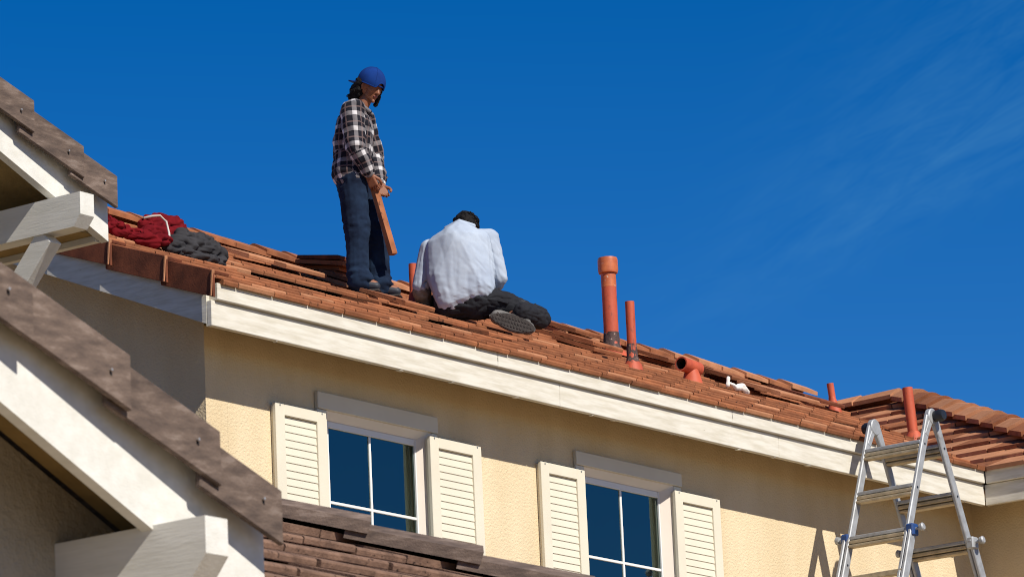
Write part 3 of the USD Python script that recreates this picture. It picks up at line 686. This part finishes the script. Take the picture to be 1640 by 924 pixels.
def cloth_lump(name, label, cat, items, m, amp, seed, loc):
    t = bones(items, .010, 12)
    t.fix_normals(); n = np.array(t.vertex_normals); p = np.array(t.vertices)
    sw = meshkit.fbm(p * 5, 2, seed)[:, None] * 1.6
    big_ = meshkit.fbm(p * 5 + sw, 2, seed + 1) - .5; u_ = norm(A(.6, -.8, .25)); al = (p @ u_)[:, None]; pa = p - al * u_ * .72      # folds run across the heap
    c1 = crease(meshkit.fbm(pa * 15 + sw * .8, 1, seed + 2), .10); c2 = crease(meshkit.fbm(pa * 26 - sw, 1, seed + 3), .10)
    t.vertices = p + n * (big_ * amp * 1.5 + c1 * amp * .62 + c2 * amp * .28)[:, None]
    trimesh.smoothing.filter_taubin(t, lamb=.5, nu=.53, iterations=3)
    return tag(part(name, t, m, smooth=True), label, cat)
def rp(px, y, h): return on_roof(px, y) + A(0, 0, h)
cloth_lump("red_jacket", "crumpled dark red jacket lying on the roof at the left", "jacket", [
    (rp(240, 2.2, .04), .09, rp(285, 2.2, .05), .10), (rp(242, 2.3, .12), .09, rp(280, 2.3, .13), .10), (rp(250, 2.3, .17), .06, rp(272, 2.3, .17), .07),
    (rp(180, 2.1, .05), .07, rp(215, 2.1, .02), .05), (rp(215, 2.1, .03), .06, rp(245, 2.2, .02), .06), (rp(165, 2.2, .08), .06, rp(182, 2.1, .05), .06), (rp(285, 2.3, .06), .08, rp(300, 2.3, .03), .07), (rp(210, 1.9, .03), .045, rp(250, 1.8, .03), .055), (rp(250, 1.8, .03), .055, rp(266, 1.8, .06), .05)], "red_cloth", .035, 4, None)
cloth_lump("grey_jacket", "crumpled charcoal grey jacket lying right of the red one", "jacket", [
    (rp(285, 1.9, .05), .08, rp(335, 1.9, .05), .09), (rp(295, 2.0, .10), .08, rp(328, 2.0, .10), .08), (rp(330, 1.9, .03), .08, rp(350, 1.9, .03), .07), (rp(270, 1.8, .02), .05, rp(290, 1.8, .02), .06), (rp(300, 1.7, .02), .045, rp(335, 1.65, .02), .05), (rp(335, 1.65, .02), .05, rp(357, 1.75, .01), .04)], "grey_cloth", .035, 9, None)
cd = [rp(232, 2.0, .17), rp(245, 1.95, .20), rp(258, 1.92, .22), rp(268, 1.9, .19), rp(272, 1.85, .12), rp(273, 1.8, .06)]
tag(part("drawstring", tube(cd, .008, 6), "pale_cord", smooth=True), "pale drawstring looped over the red jacket", "cord")
rag = bones([(rp(1166, 1.9, .03), .018, rp(1168, 1.9, .09), .012), (rp(1168, 1.9, .05), .015, rp(1180, 1.9, .03), .02), (rp(1180, 1.9, .03), .025, rp(1190, 1.9, .045), .03), (rp(1190, 1.9, .04), .03, rp(1197, 1.9, .01), .02)], .012, 6)
wrinkle(rag, .012, 22, 3)
tag(part("rag", rag, "white_rag", smooth=True), "crumpled white rag on the tiles between two tile piles", "rag")

# ================================================================== people
RH, FH = norm(A(CR[0], CR[1], 0)), norm(A(CF[0], CF[1], 0))        # only to set which way each person faces in the world
class Frame:
    def __init__(s, o, f, up=(0, 0, 1)):
        s.o = np.asarray(o, float); s.z = norm(up); s.f = norm(np.asarray(f, float) - s.z * (np.asarray(f, float) @ s.z)); s.l = np.cross(s.z, s.f)
    def __call__(s, f, l, z): return s.o + s.f * f + s.l * l + s.z * z
    def d(s, f, l, z): return s.f * f + s.l * l + s.z * z
def tom(t):
    return m3.Manifold(m3.Mesh(np.asarray(t.vertices, np.float32), np.asarray(t.faces, np.uint32)))
def fuse(*ts):
    ms = [tom(t) for t in ts]
    if any(m.status() != m3.Error.NoError for m in ms): return cat(*ts)
    return tri(m3.Manifold.batch_boolean(ms, m3.OpType.Add))
def ell(fr, c, r, seg=32):
    """ellipsoid in a frame: c = (f, l, z), r = radii"""
    m = trimesh.creation.icosphere(3); v = np.asarray(m.vertices) * np.asarray(r, float)
    return trimesh.Trimesh(fr(*c) + v[:, :1] * fr.f + v[:, 1:2] * fr.l + v[:, 2:] * fr.z, m.faces, process=False)
def head_mesh(h):
    """h: frame with its origin at the middle of the head, f = where the face looks"""
    B = lambda p, r: m3.Manifold.sphere(1.0, 24).scale([r, r, r]).translate([float(x) for x in h(*p)])
    H = lambda *bs: m3.Manifold.batch_hull([B(p, r) for p, r in bs])
    parts_ = [H(((-.022, 0, .035), .082), ((.018, 0, .040), .070), ((-.02, .012, .0), .070), ((-.02, -.012, .0), .070)),          # skull
              H(((.045, .028, .015), .034), ((.045, -.028, .015), .034), ((.052, .0, -.070), .026), ((.030, .030, -.050), .026), ((.030, -.030, -.050), .026)),  # face and jaw
              H(((.062, .022, .030), .018), ((.062, -.022, .030), .018)),                                                         # brow
              H(((.078, 0, .012), .010), ((.096, 0, -.022), .0125), ((.080, .010, -.026), .009), ((.080, -.010, -.026), .009)),   # nose
              H(((.070, .012, -.047), .009), ((.070, -.012, -.047), .009), ((.076, 0, -.046), .009)), H(((.069, .010, -.057), .009), ((.069, -.010, -.057), .009), ((.074, 0, -.057), .009)),
              H(((.070, .0, -.088), .014), ((.060, .0, -.080), .018)),
              H(((.055, .038, -.012), .020), ((.04, .045, .0), .020)), H(((.055, -.038, -.012), .020), ((.04, -.045, .0), .020)),
              H(((-.005, .076, .012), .012), ((-.012, .082, .020), .012), ((-.006, .076, -.022), .010)), H(((-.005, -.076, .012), .012), ((-.012, -.082, .020), .012), ((-.006, -.076, -.022), .010))]
    m = m3.Manifold.batch_boolean(parts_, m3.OpType.Add).refine_to_length(.006)
    t = tri(m); t.merge_vertices(); trimesh.smoothing.filter_taubin(t, lamb=.5, nu=.53, iterations=8)
    return t
def face_parts(h, who):
    for s in (-1, 1):
        e = part("eye", ell(h, (.0665, s * .030, .006), (.010, .014, .008)), "eye_white", who, smooth=True)
        part("iris", ell(h, (.0745, s * .030, .004), (.0035, .006, .006)), "black_hair", e, smooth=True)
        part("eyebrow", bones([(h(.076, s * .014, .029), .0035, h(.073, s * .034, .033), .004), (h(.073, s * .034, .033), .004, h(.060, s * .046, .027), .003)], .004, 2), "black_hair", who, smooth=True)
    part("lips", cat(bones([(h(.079, -.018, -.050), .004, h(.0835, 0, -.048), .0055), (h(.0835, 0, -.048), .0055, h(.079, .018, -.050), .004), (h(.078, -.014, -.056), .004, h(.082, 0, -.057), .0055), (h(.082, 0, -.057), .0055, h(.078, .014, -.056), .004)], .004, 2)), "lip", who, smooth=True)
def hand_mesh(wrist, d, palm_n, thumb_side, curl, size=1.0):
    """wrist point, d = along the hand, palm_n = out of the palm, thumb_side = towards the thumb; curl = bend per joint (radians)"""
    d, n = norm(d), np.asarray(palm_n, float); n = norm(n - d * (n @ d)); s = norm(np.asarray(thumb_side, float) - d * (np.asarray(thumb_side, float) @ d)); s = norm(s - n * (s @ n))
    S = size; P = lambda a, b, c: wrist + d * a * S + s * b * S + n * c * S
    bs = []
    for b0, b1 in ((.026, .030), (.010, .011), (-.010, -.009), (-.026, -.028)):
        bs.append((P(.0, b0 * .7, 0), .019 * S, P(.085, b1, 0), .0125 * S))
    palm = m3.Manifold.batch_hull([ball(p, r) for p, r, _, _ in bs] + [ball(q, r) for _, _, q, r in bs])
    ms = [palm, m3.Manifold.batch_hull([ball(P(-.03, 0, 0), .026 * S), ball(P(.01, .0, 0), .026 * S)])]
    for k, (b, L) in enumerate(((.030, .074), (.011, .084), (-.009, .079), (-.028, .062))):
        p = P(.082 - .006 * abs(k - 1), b, 0); a = curl * (.55 + .08 * k); r = .0098 * S
        for j, fr_ in enumerate((.45, .31, .24)):
            a_ = a + j * curl; q = p + (d * math.cos(a_) + n * math.sin(a_)) * L * fr_ * S
            ms.append(m3.Manifold.batch_hull([ball(p, r, 12), ball(q, r * .9, 12)])); p, r = q, r * .9
    p = P(.022, .030, .004); t1 = P(.052, .056, .018); t2 = P(.078, .060, .030); t3 = P(.098, .052, .040)
    for a_, ra, b_, rb in ((P(.012, .018, 0), .017, p, .0155), (p, .0155, t1, .0125), (t1, .0125, t2, .0112), (t2, .0112, t3, .0095)):
        ms.append(m3.Manifold.batch_hull([ball(a_, ra * S, 12), ball(b_, rb * S, 12)]))
    t = tri(m3.Manifold.batch_boolean(ms, m3.OpType.Add).refine_to_length(.004)); t.merge_vertices()
    trimesh.smoothing.filter_taubin(t, lamb=.45, nu=.48, iterations=4)
    return t
def cloth_uv(t, bs, ref):
    """st in metres: along and around the nearest bone, so that a woven pattern follows sleeves and body"""
    v = np.asarray(t.vertices); best = np.full(len(v), 1e9); uv = np.zeros((len(v), 2))
    for k, (p, rp_, q, rq) in enumerate(bs):
        p, q = np.asarray(p, float), np.asarray(q, float); L = np.linalg.norm(q - p); d = (q - p) / max(L, 1e-9)
        s = np.clip((v - p) @ d, 0, L); c = p + s[:, None] * d; r = np.linalg.norm(v - c, axis=1)
        sd = r - (rp_ + (rq - rp_) * s / max(L, 1e-9))
        a = norm(np.asarray(ref) - d * (np.asarray(ref) @ d)); b = np.cross(d, a)
        w = v - c; th = np.arctan2(w @ b, w @ a)
        m = sd < best; best[m] = sd[m]
        uv[m] = np.stack([th * max((rp_ + rq) / 2, .05) + k * .037, (v - p) @ d], 1)[m]
    return uv

# ---------------------------------------------------------------- standing worker in a plaid shirt
wo = on_roof(594, 2.6)
w = Frame(wo, RH * math.cos(.16) - FH * math.sin(.16))
woman = thing("person", "person standing on the roof in plaid shirt, jeans and backwards blue cap looking down", "person", wo)
hip = [w(-.085, -.085, .90), w(-.085, .085, .91)]
knee = [w(-.062, -.100, .47), w(.045, .095, .49)]
ank = [w(-.065, -.105, .10), w(.050, .110, .10)]
sho = [w(-.055, -.175, 1.385), w(-.030, .175, 1.385)]
elb = [w(-.030, -.215, 1.075), w(.020, .235, 1.105)]
wri = [w(.055, -.150, .868), w(.100, .060, .835)]
hc = w(.060, -.01, 1.575)
hw = Frame(hc, w.d(.80, -.50, -.36), w.d(.38, -.12, .90))
skel = [(hip[0], .09, hip[1], .09), (w(-.085, 0, .93), .10, w(-.075, 0, 1.08), .095), (w(-.075, 0, 1.08), .095, w(-.055, -.04, 1.27), .105), (w(-.055, .04, 1.27), .105, w(-.075, 0, 1.08), .095),
        (w(-.05, -.10, 1.34), .075, w(-.05, .10, 1.34), .075), (w(-.050, 0, 1.37), .055, w(.02, 0, 1.50), .050)]
for i in (0, 1):
    skel += [(sho[i], .055, elb[i], .042), (elb[i], .042, wri[i], .029), (hip[i], .085, knee[i], .058), (knee[i], .056, ank[i], .038), (ank[i], .042, ank[i] + w.d(.12, 0, -.055), .032), (sho[i], .05, w(-.05, 0, 1.36), .05)]
held_d = norm(w.d(.22, .02, -.97))
hd0 = hand_mesh(wri[0], wri[0] - elb[0] + w.d(.04, .05, -.22), w.d(.25, .97, 0), w.d(1, -.2, .2), .62, .94)
hd1 = hand_mesh(wri[1], wri[1] - elb[1] + w.d(.05, .03, -.14), w.d(.30, -.95, 0), w.d(1, .2, .2), .52, .94)
body = fuse(bones(skel, .016, 10), head_mesh(hw), hd0, hd1)
part("body", body, "skin", woman, smooth=True)
face_parts(hw, woman)
# hair: a loose mass behind and at both sides of the face
hair = [(hw(-.055, 0, .02), .078, hw(-.085, 0, -.06), .072), (hw(-.075, .04, -.04), .06, hw(-.085, .05, -.10), .045), (hw(-.075, -.04, -.04), .06, hw(-.090, -.05, -.10), .045), (hw(-.10, 0, -.05), .06, hw(-.12, -.01, -.10), .045),
        (hw(-.035, .072, .02), .030, hw(-.03, .080, -.07), .030), (hw(-.045, -.060, .02), .052, hw(-.055, -.064, -.06), .048), (hw(.025, .074, .02), .018, hw(.03, .080, -.06), .022), (hw(.03, .080, -.06), .022, hw(.03, .076, -.10), .014)]
ht = bones(hair, .008, 5); wrinkle(ht, .016, 40, 4); part("hair", ht, "black_hair", woman, smooth=True)
curls = []
for k in range(70):
    b, r0, e, r1 = hair[rng.randrange(4)]; p = b + (e - b) * rng.random(); o_ = norm(nrg.normal(size=3)); o_ = norm(o_ - hw.f * max(0, o_ @ hw.f) * 1.2)
    q = p + o_ * max(r0, r1) * .92; t_ = norm(np.cross(o_, nrg.normal(size=3))); R_ = .010 + .008 * rng.random()
    curls.append(tube([q + o_ * R_ * math.sin(u) + t_ * R_ * (1 - math.cos(u)) - hw.z * .004 * u for u in np.linspace(-.3, 3.3, 9)], np.linspace(.0058, .0025, 9), 6))
part("curls", cat(*curls), "black_hair", woman, smooth=True, kind="stuff")
# cap worn back to front: crown, brim over the neck, gap and strap over the forehead
def capv(c):
    c = np.asarray(c, float) * A(.116, .102, .114); return hw.o + (c[:, :1] - .008) * hw.f + c[:, 1:2] * hw.l + (c[:, 2:] + .046 - .10 * c[:, :1]) * hw.z
NT, NP = 64, 18
def cap_shell(k):
    rows = []
    for i in range(NT):
        th = 2 * math.pi * i / NT - math.pi
        lo = -.20 + (.40 * max(0.0, 1 - (th / .40) ** 2) ** .5 if abs(th) < .40 else 0)      # opening above the forehead
        ph0 = math.asin(lo); rows.append([(k * math.cos(ph0 + (math.pi / 2 - ph0) * j / NP) * math.cos(th), k * math.cos(ph0 + (math.pi / 2 - ph0) * j / NP) * math.sin(th), k * math.sin(ph0 + (math.pi / 2 - ph0) * j / NP)) for j in range(NP + 1)])
    f = []
    for i in range(NT):
        for j in range(NP):
            a_, b_ = i * (NP + 1) + j, ((i + 1) % NT) * (NP + 1) + j
            f += [[a_, b_, b_ + 1], [a_, b_ + 1, a_ + 1]]
    return np.array(rows).reshape(-1, 3), f
co, cfc = cap_shell(1.0); ci, _ = cap_shell(.965)
cp = part("cap", cat(trimesh.Trimesh(capv(co), cfc, process=False), trimesh.Trimesh(capv(ci), [t_[::-1] for t_ in cfc], process=False)), "cap_blue", woman, smooth=True)
rim_ = capv(co.reshape(NT, NP + 1, 3)[:, 0] * .985)
part("rim", tube(np.vstack([rim_, rim_[:1]]), .0045, 6, cap=False), "cap_blue", cp, smooth=True)
for k_ in range(6):
    i_ = int((k_ + .5) * NT / 6) % NT
    part("cap_seam", tube(capv(co.reshape(NT, NP + 1, 3)[i_] * 1.002), .0016, 5), "cap_blue", cp, smooth=True)
brim = []
for a in np.linspace(-1.15, 1.15, 15):
    for rr, dz in ((.100, .0), (.140, .002), (.188, -.008)):
        e = 1 - .25 * abs(a) ** 2
        for th in (.0, -.004):
            r_ = .100 + (rr - .100) * e
            brim.append(hw(-.008 - r_ * math.cos(a), r_ * math.sin(a) * .9, .016 + dz + th))
part("brim", hull(brim), "cap_blue", cp)
part("strap", tube([hw(-.008 + .106 * math.cos(a), .095 * math.sin(a), .030) for a in np.linspace(-.6, .6, 9)], .006, 6), "cap_blue", cp, smooth=True)
part("button", ell(hw, (-.006, 0, .159), (.010, .010, .006)), "cap_blue", cp, smooth=True)
# plaid shirt
sb = [(w(-.095, -.075, .915), .145, w(-.095, -.05, 1.07), .136), (w(-.095, .075, .915), .145, w(-.095, .05, 1.07), .136), (w(-.095, -.05, 1.07), .136, w(-.070, -.06, 1.28), .138), (w(-.095, .05, 1.07), .136, w(-.070, .06, 1.28), .138),
      (w(-.070, -.06, 1.28), .132, w(-.060, -.12, 1.355), .090), (w(-.070, .06, 1.28), .132, w(-.060, .12, 1.355), .090), (w(-.060, -.11, 1.370), .074, w(-.040, 0, 1.435), .070), (w(-.060, .11, 1.370), .074, w(-.040, 0, 1.435), .070)]
arms = []
for i in (0, 1):
    sg = -1 if i == 0 else 1
    arms += [(sho[i] + w.d(0, -sg * .02, -.01), .092, elb[i], .082), (elb[i], .080, wri[i] + (elb[i] - wri[i]) * .22, .060), (wri[i] + (elb[i] - wri[i]) * .26, .052, wri[i] + (elb[i] - wri[i]) * .10, .044)]
st_ = bones(sb + arms, .012, 8); 
uv_src = st_.copy()
wrinkle(st_, .018, A(10, 10, 8), 5, 3); wrinkle(st_, .008, 24, 9, 2)
part("shirt", st_, "plaid", woman, smooth=True, uv=cloth_uv(uv_src, sb[:4] + arms, w.d(.7, -.7, 0)))
col = bones([(w(-.085, -.062, 1.455), .016, w(-.02, -.070, 1.450), .015), (w(-.02, -.070, 1.450), .015, w(.060, -.045, 1.385), .013), (w(-.085, .062, 1.455), .016, w(-.02, .070, 1.450), .015), (w(-.02, .070, 1.450), .015, w(.060, .030, 1.385), .013), (w(-.085, -.062, 1.455), .016, w(-.105, 0, 1.455), .017), (w(-.105, 0, 1.455), .017, w(-.085, .062, 1.455), .016)], .010, 5)
part("collar", col, "plaid", woman, smooth=True, uv=cloth_uv(col, sb[:2], w.d(1, 0, 0)))
# jeans
jb = [(hip[0] + w.d(0, 0, .03), .122, hip[1] + w.d(0, 0, .03), .122), (w(-.105, -.055, .88), .115, w(-.105, .055, .88), .115), (w(-.08, -.04, 1.02), .105, w(-.08, .04, 1.02), .105), (w(-.085, -.05, .92), .118, w(-.08, -.04, 1.02), .105), (w(-.085, .05, .92), .118, w(-.08, .04, 1.02), .105)]
for i in (0, 1):
    jb += [(hip[i] + w.d(-.005, 0, -.02), .118, knee[i], .088), (knee[i], .088, ank[i] + w.d(-.004, 0, .06), .082), (ank[i] + w.d(-.004, 0, .06), .082, ank[i] + w.d(.012, 0, -.015), .088)]
jt = bones(jb, .014, 8); wrinkle(jt, .012, A(7, 7, 4), 2, 2)
jt.fix_normals(); jn, jp = np.array(jt.vertex_normals), np.array(jt.vertices); jz = jp[:, 2] - wo[2]
jf = meshkit.fbm(np.stack([jp[:, 0] * 6 + jz * 5, jp[:, 1] * 6, jz * 17], 1), 3, 31)
jw = np.clip(.25 + np.exp(-((jz - .47) / .10) ** 2) * .8 + np.exp(-((jz - .10) / .11) ** 2) * 1.1 + np.exp(-((jz - .86) / .09) ** 2) * .6, 0, 1.2)
jt.vertices = jp + jn * (np.clip(1 - np.abs(jf - .5) * 5, -.7, 1) * .013 * jw)[:, None]
je = part("jeans", jt, "denim", woman, smooth=True)
part("belt", tube([w(-.08 + .128 * math.cos(a), .158 * math.sin(a), 1.035) for a in np.linspace(0, 2 * math.pi, 25)], .018, 6, cap=False), "black_cloth", woman, smooth=True)
for i in (0, 1):
    a = ank[i]; sh = bones([(a + w.d(-.03, 0, -.045), .045, a + w.d(.08, 0, -.055), .042), (a + w.d(.08, 0, -.055), .042, a + w.d(.125, 0, -.065), .036), (a + w.d(0, 0, .0), .045, a + w.d(.04, 0, -.04), .045)], .009, 5)
    so = part("boot", sh, "shoe_dark", woman, smooth=True)
    part("sole", obox(a + w.d(-.085, -.048, -.118), w.d(.25, 0, 0), w.d(0, .096, 0), (0, 0, .026), .012), "shoe_sole", so)
# the tile she holds by its upper edge
hp = (wri[0] + wri[1]) / 2 + w.d(.020, .0, -.085)
up_t = -held_d; nt = norm(w.d(.72, -.60, .22)); nt = norm(nt - up_t * (nt @ up_t)); ax_t = np.cross(up_t, nt)
held = thing("held_tile", "terracotta tile held upright in the standing person's hands", "roof tile", hp)
ht_o = hp - up_t * .50 - ax_t * .055 - nt * .02
part("slab", tile_mesh(ht_o, ax_t, up_t, nt, w=.050, l=.53, t=.046), "terracotta", held)

# ---------------------------------------------------------------- crouching worker seen from behind
mo = on_roof(749, 2.3) + A(0, 0, .070)
m = Frame(mo, FH)
q = lambda x, y, z: m(y, -x, z)          # x to the right of the picture, y away, z up
man = thing("person", "person in a pale blue shirt kneeling with back turned and head bowed over the tiles", "person", mo)
S_ = [q(-.255, .11, .515), q(.185, .11, .575)]; E_ = [q(-.335, .09, .235), q(.255, .10, .270)]; W_ = [q(-.31, .27, .12), q(.14, .34, .14)]
hm = Frame(q(.020, .30, .700), m.d(.72, .05, -.70), m.d(.70, 0, .72))
hpL, hpR = q(-.12, .02, .10), q(.09, .02, .09)
kL, kR = q(-.22, .42, .17), q(.545, .10, -.055)
aL, aR = q(-.02, .10, .05), q(.40, -.09, -.055)
sk = [(hpL, .10, hpR, .10), (q(-.02, .02, .14), .13, q(-.04, .05, .32), .12), (q(-.04, .05, .32), .12, q(-.05, .10, .48), .13), (q(-.17, .12, .50), .09, q(.07, .12, .52), .09), (q(-.05, .14, .54), .07, q(-.04, .24, .66), .055),
      (hpL, .09, kL, .065), (kL, .06, aL, .045), (hpR, .09, kR, .065), (kR, .06, aR, .042), (aR, .04, aR + m.d(.03, .06, .0), .035)]
for i in (0, 1): sk += [(S_[i], .06, E_[i], .046), (E_[i], .046, W_[i], .031), (S_[i], .06, q(-.05, .12, .53), .08)]
mh0 = hand_mesh(W_[0], q(-.315, .33, .07) - W_[0], m.d(.2, -.3, -.9), m.d(.3, -.95, 0), .42)
mh1 = hand_mesh(W_[1], q(.02, .40, .09) - W_[1], m.d(.2, .3, -.9), m.d(.3, .95, 0), .45)
part("body", fuse(bones(sk, .018, 10), head_mesh(hm), mh0, mh1), "skin_tan", man, smooth=True)
hr = bones([(hm(-.035, .012, .045), .095, hm(.0, -.012, .060), .090), (hm(-.06, 0, .01), .075, hm(-.065, 0, -.04), .058), (hm(-.02, .06, .02), .04, hm(-.02, -.06, .02), .04)], .009, 5)
wrinkle(hr, .016, 34, 7); hp_ = part("hair", hr, "black_hair", man, smooth=True)
cu = []
for k in range(110):
    o_ = norm(nrg.normal(size=3)); o_ = norm(o_ + hm.d(-.5, 0, .4)); p = hm(-.03, 0, .04) + o_ * .090
    t_ = norm(np.cross(o_, nrg.normal(size=3))); R_ = .008 + .006 * rng.random()
    cu.append(tube([p + o_ * R_ * math.sin(u) + t_ * R_ * (1 - math.cos(u)) for u in np.linspace(-.3, 3.3, 9)], np.linspace(.006, .0025, 9), 6))
part("curls", cat(*cu), "black_hair", man, smooth=True, kind="stuff")
# shirt: broad back, arched, hanging out of the trousers
tb_ = [(q(-.165, .06, .50), .125, q(-.165, .02, .30), .125), (q(.065, .06, .52), .125, q(.095, .02, .30), .130), (q(-.165, .02, .30), .125, q(-.130, -.01, .10), .125), (q(.095, .02, .30), .130, q(.095, -.01, .16), .135), (q(-.130, -.01, .09), .120, q(.06, -.01, .13), .125),
       (q(-.165, .06, .50), .125, q(.065, .06, .52), .125), (q(-.045, .04, .42), .165, q(-.03, -.005, .16), .135), (q(-.22, .10, .515), .090, q(-.05, .13, .60), .085), (q(.15, .10, .575), .085, q(-.03, .13, .60), .085), (q(-.05, .13, .60), .10, q(-.03, .15, .645), .085), (q(-.16, .10, .545), .10, q(-.03, .12, .60), .12), (q(.10, .10, .565), .10, q(-.03, .12, .60), .12)]
ar_ = []
for i in (0, 1): ar_ += [(S_[i], .088, E_[i], .072), (E_[i], .072, E_[i] + (W_[i] - E_[i]) * .45, .056)]
torso = m3.Manifold.batch_hull([ball(c, r) for c, r in ((q(-.165, .06, .50), .130), (q(.075, .06, .525), .130), (q(-.045, .02, .52), .165), (q(-.165, .0, .28), .125), (q(.095, .0, .28), .128), (q(-.12, -.02, .09), .115), (q(.095, -.02, .17), .130), (q(-.03, .10, .645), .085), (q(.0, -.02, .15), .125))])
sh = m3.Manifold.batch_boolean([torso] + [m3.Manifold.batch_hull([ball(a_, b_), ball(c_, d_)]) for a_, b_, c_, d_ in tb_[7:9] + ar_], m3.OpType.Add).refine_to_length(.011)
sh = smooth_safe(tri(sh), 22)
# long folds that run from the shoulders down to the hem, and slack above the hem
pv = np.asarray(sh.vertices); lx, lz = (pv - mo) @ RH, (pv - mo)[:, 2]; ly = (pv - mo) @ FH
sh.fix_normals(); nn = np.array(sh.vertex_normals)
fa = meshkit.fbm(np.stack([lx * 14 + lz * 5 + .8 * np.sin(lz * 7 + 1), lz * 2.2, ly * 4], 1), 2, 5)
fb = meshkit.fbm(np.stack([(lx + lz * .9) * 15, (lz - lx * .6) * 4, ly * 5], 1), 3, 11)          # drawn down from the right shoulder
fc = meshkit.fbm(np.stack([lx * 5 - lz * 7, lz * 26 + lx * 10, ly * 6], 1), 3, 17)               # slack above the hem
fd = meshkit.fbm(np.stack([lx * 6, lz * 5, ly * 6], 1), 2, 23)
low = np.clip(.85 - lz * 1.5, .12, .8)
sh.vertices = pv + nn * (crease(fa, .07) * .005 * (.25 + low) + crease(fb, .07) * .006 * np.clip(.30 + lx * 2.2, .1, .9) + crease(fc, .09) * .005 * low + (fd - .5) * .012)[:, None]
smooth_safe(sh, 8, .5)
part("shirt", sh, "pale_shirt", man, smooth=True)
part("collar", bones([(q(-.13, .16, .690), .018, q(-.03, .110, .725), .020), (q(-.03, .110, .725), .020, q(.075, .16, .700), .018)], .009, 4), "pale_shirt", man, smooth=True)
cf = bones([(E_[0] + (W_[0] - E_[0]) * .10 - A(0, 0, .02), .072, W_[0], .052)], .012, 5); wrinkle(cf, .010, 24, 3)
part("glove_cuff", cf, "grey_glove", man, smooth=True)
# trousers
tj = [(hpL + A(0, 0, -.02), .135, hpR + A(0, 0, -.02), .135), (q(-.02, .02, .12), .135, q(.0, .02, .20), .12), (hpL, .115, kL, .085), (kL, .08, aL, .06), (hpR + A(0, 0, .02), .125, kR, .088), (kR, .088, aR + m.d(-.02, -.01, .005), .078), (hpR, .12, q(.30, .02, .03), .11)]
tt = bones(tj, .010, 14); wrinkle(tt, .014, 6, 8, 2)
tt.fix_normals(); tp_ = np.array(tt.vertices); t1 = meshkit.fbm(tp_ * A(9, 9, 16), 2, 41); t2 = meshkit.fbm(tp_ * A(16, 14, 11) + 5, 2, 43)
tt.vertices = tp_ + np.array(tt.vertex_normals) * (crease(t1, .07) * .007 + crease(t2, .06) * .004)[:, None]
part("trousers", tt, "black_cloth", man, smooth=True)
# shoe with its tread turned to the street
sc = q(.335, -.165, -.135); ex_, ez_ = norm(RH * .97 + A(0, 0, -.36)), norm(A(0, 0, 1) + RH * .30); ez_ = norm(ez_ + FH * .10); ey_ = norm(np.cross(ez_, ex_))
out_ = []
for k in range(28):
    a = 2 * math.pi * k / 28; cx = math.cos(a) * .178; cz = math.sin(a) * (.053 + .008 * math.cos(a) - .010 * math.cos(2 * a))
    out_.append((cx, cz))
shoe = bones([(sc + ex_ * -.12 + ey_ * .05 + ez_ * .022, .056, sc + ex_ * .12 + ey_ * .05 + ez_ * .010, .052), (sc + ex_ * -.11 + ey_ * .06 + ez_ * .03, .055, sc + ex_ * .0 + ey_ * .10 + ez_ * .04, .055), (sc + ex_ * .12 + ey_ * .04, .044, aR, .05)], .010, 6)
so = part("shoe", shoe, "shoe_grey", man, smooth=True)
part("midsole", prism(Polygon([(a * 1.02, b * 1.06) for a, b in out_]), sc, ex_, ez_, ey_ * .020), "shoe_grey", so)
part("sole", prism(Polygon([(a * .985, b * .96) for a, b in out_]), sc - ey_ * .010, ex_, ez_, ey_ * .0105), "shoe_sole", so)
tr_ = []
for k in range(-6, 7):
    for j in (-1, 0, 1):
        if abs(k) < 6 or j == 0: tr_.append(obox(sc + ex_ * (k * .0245 - .008) + ez_ * (j * .030 - .011) - ey_ * .0145, ex_ * .016, ez_ * .022, ey_ * .006, .002))
part("tread", cat(*tr_), "shoe_sole", so, kind="stuff")
# what the kneeling worker works with
tl_ = thing("hand_tool", "small dark pry bar held on the tiles by the kneeling person's left hand", "tool", q(-.30, .2, .06))
part("shaft", tube([q(-.375, .10, .19), q(-.345, .16, .12), q(-.315, .22, .065)], [.012, .012, .012], 8), "black_plastic", tl_, smooth=40)
part("blade", obox(q(-.335, .20, .055), RH * .045, FH * .06, A(0, 0, .010), .003), "black_plastic", tl_)
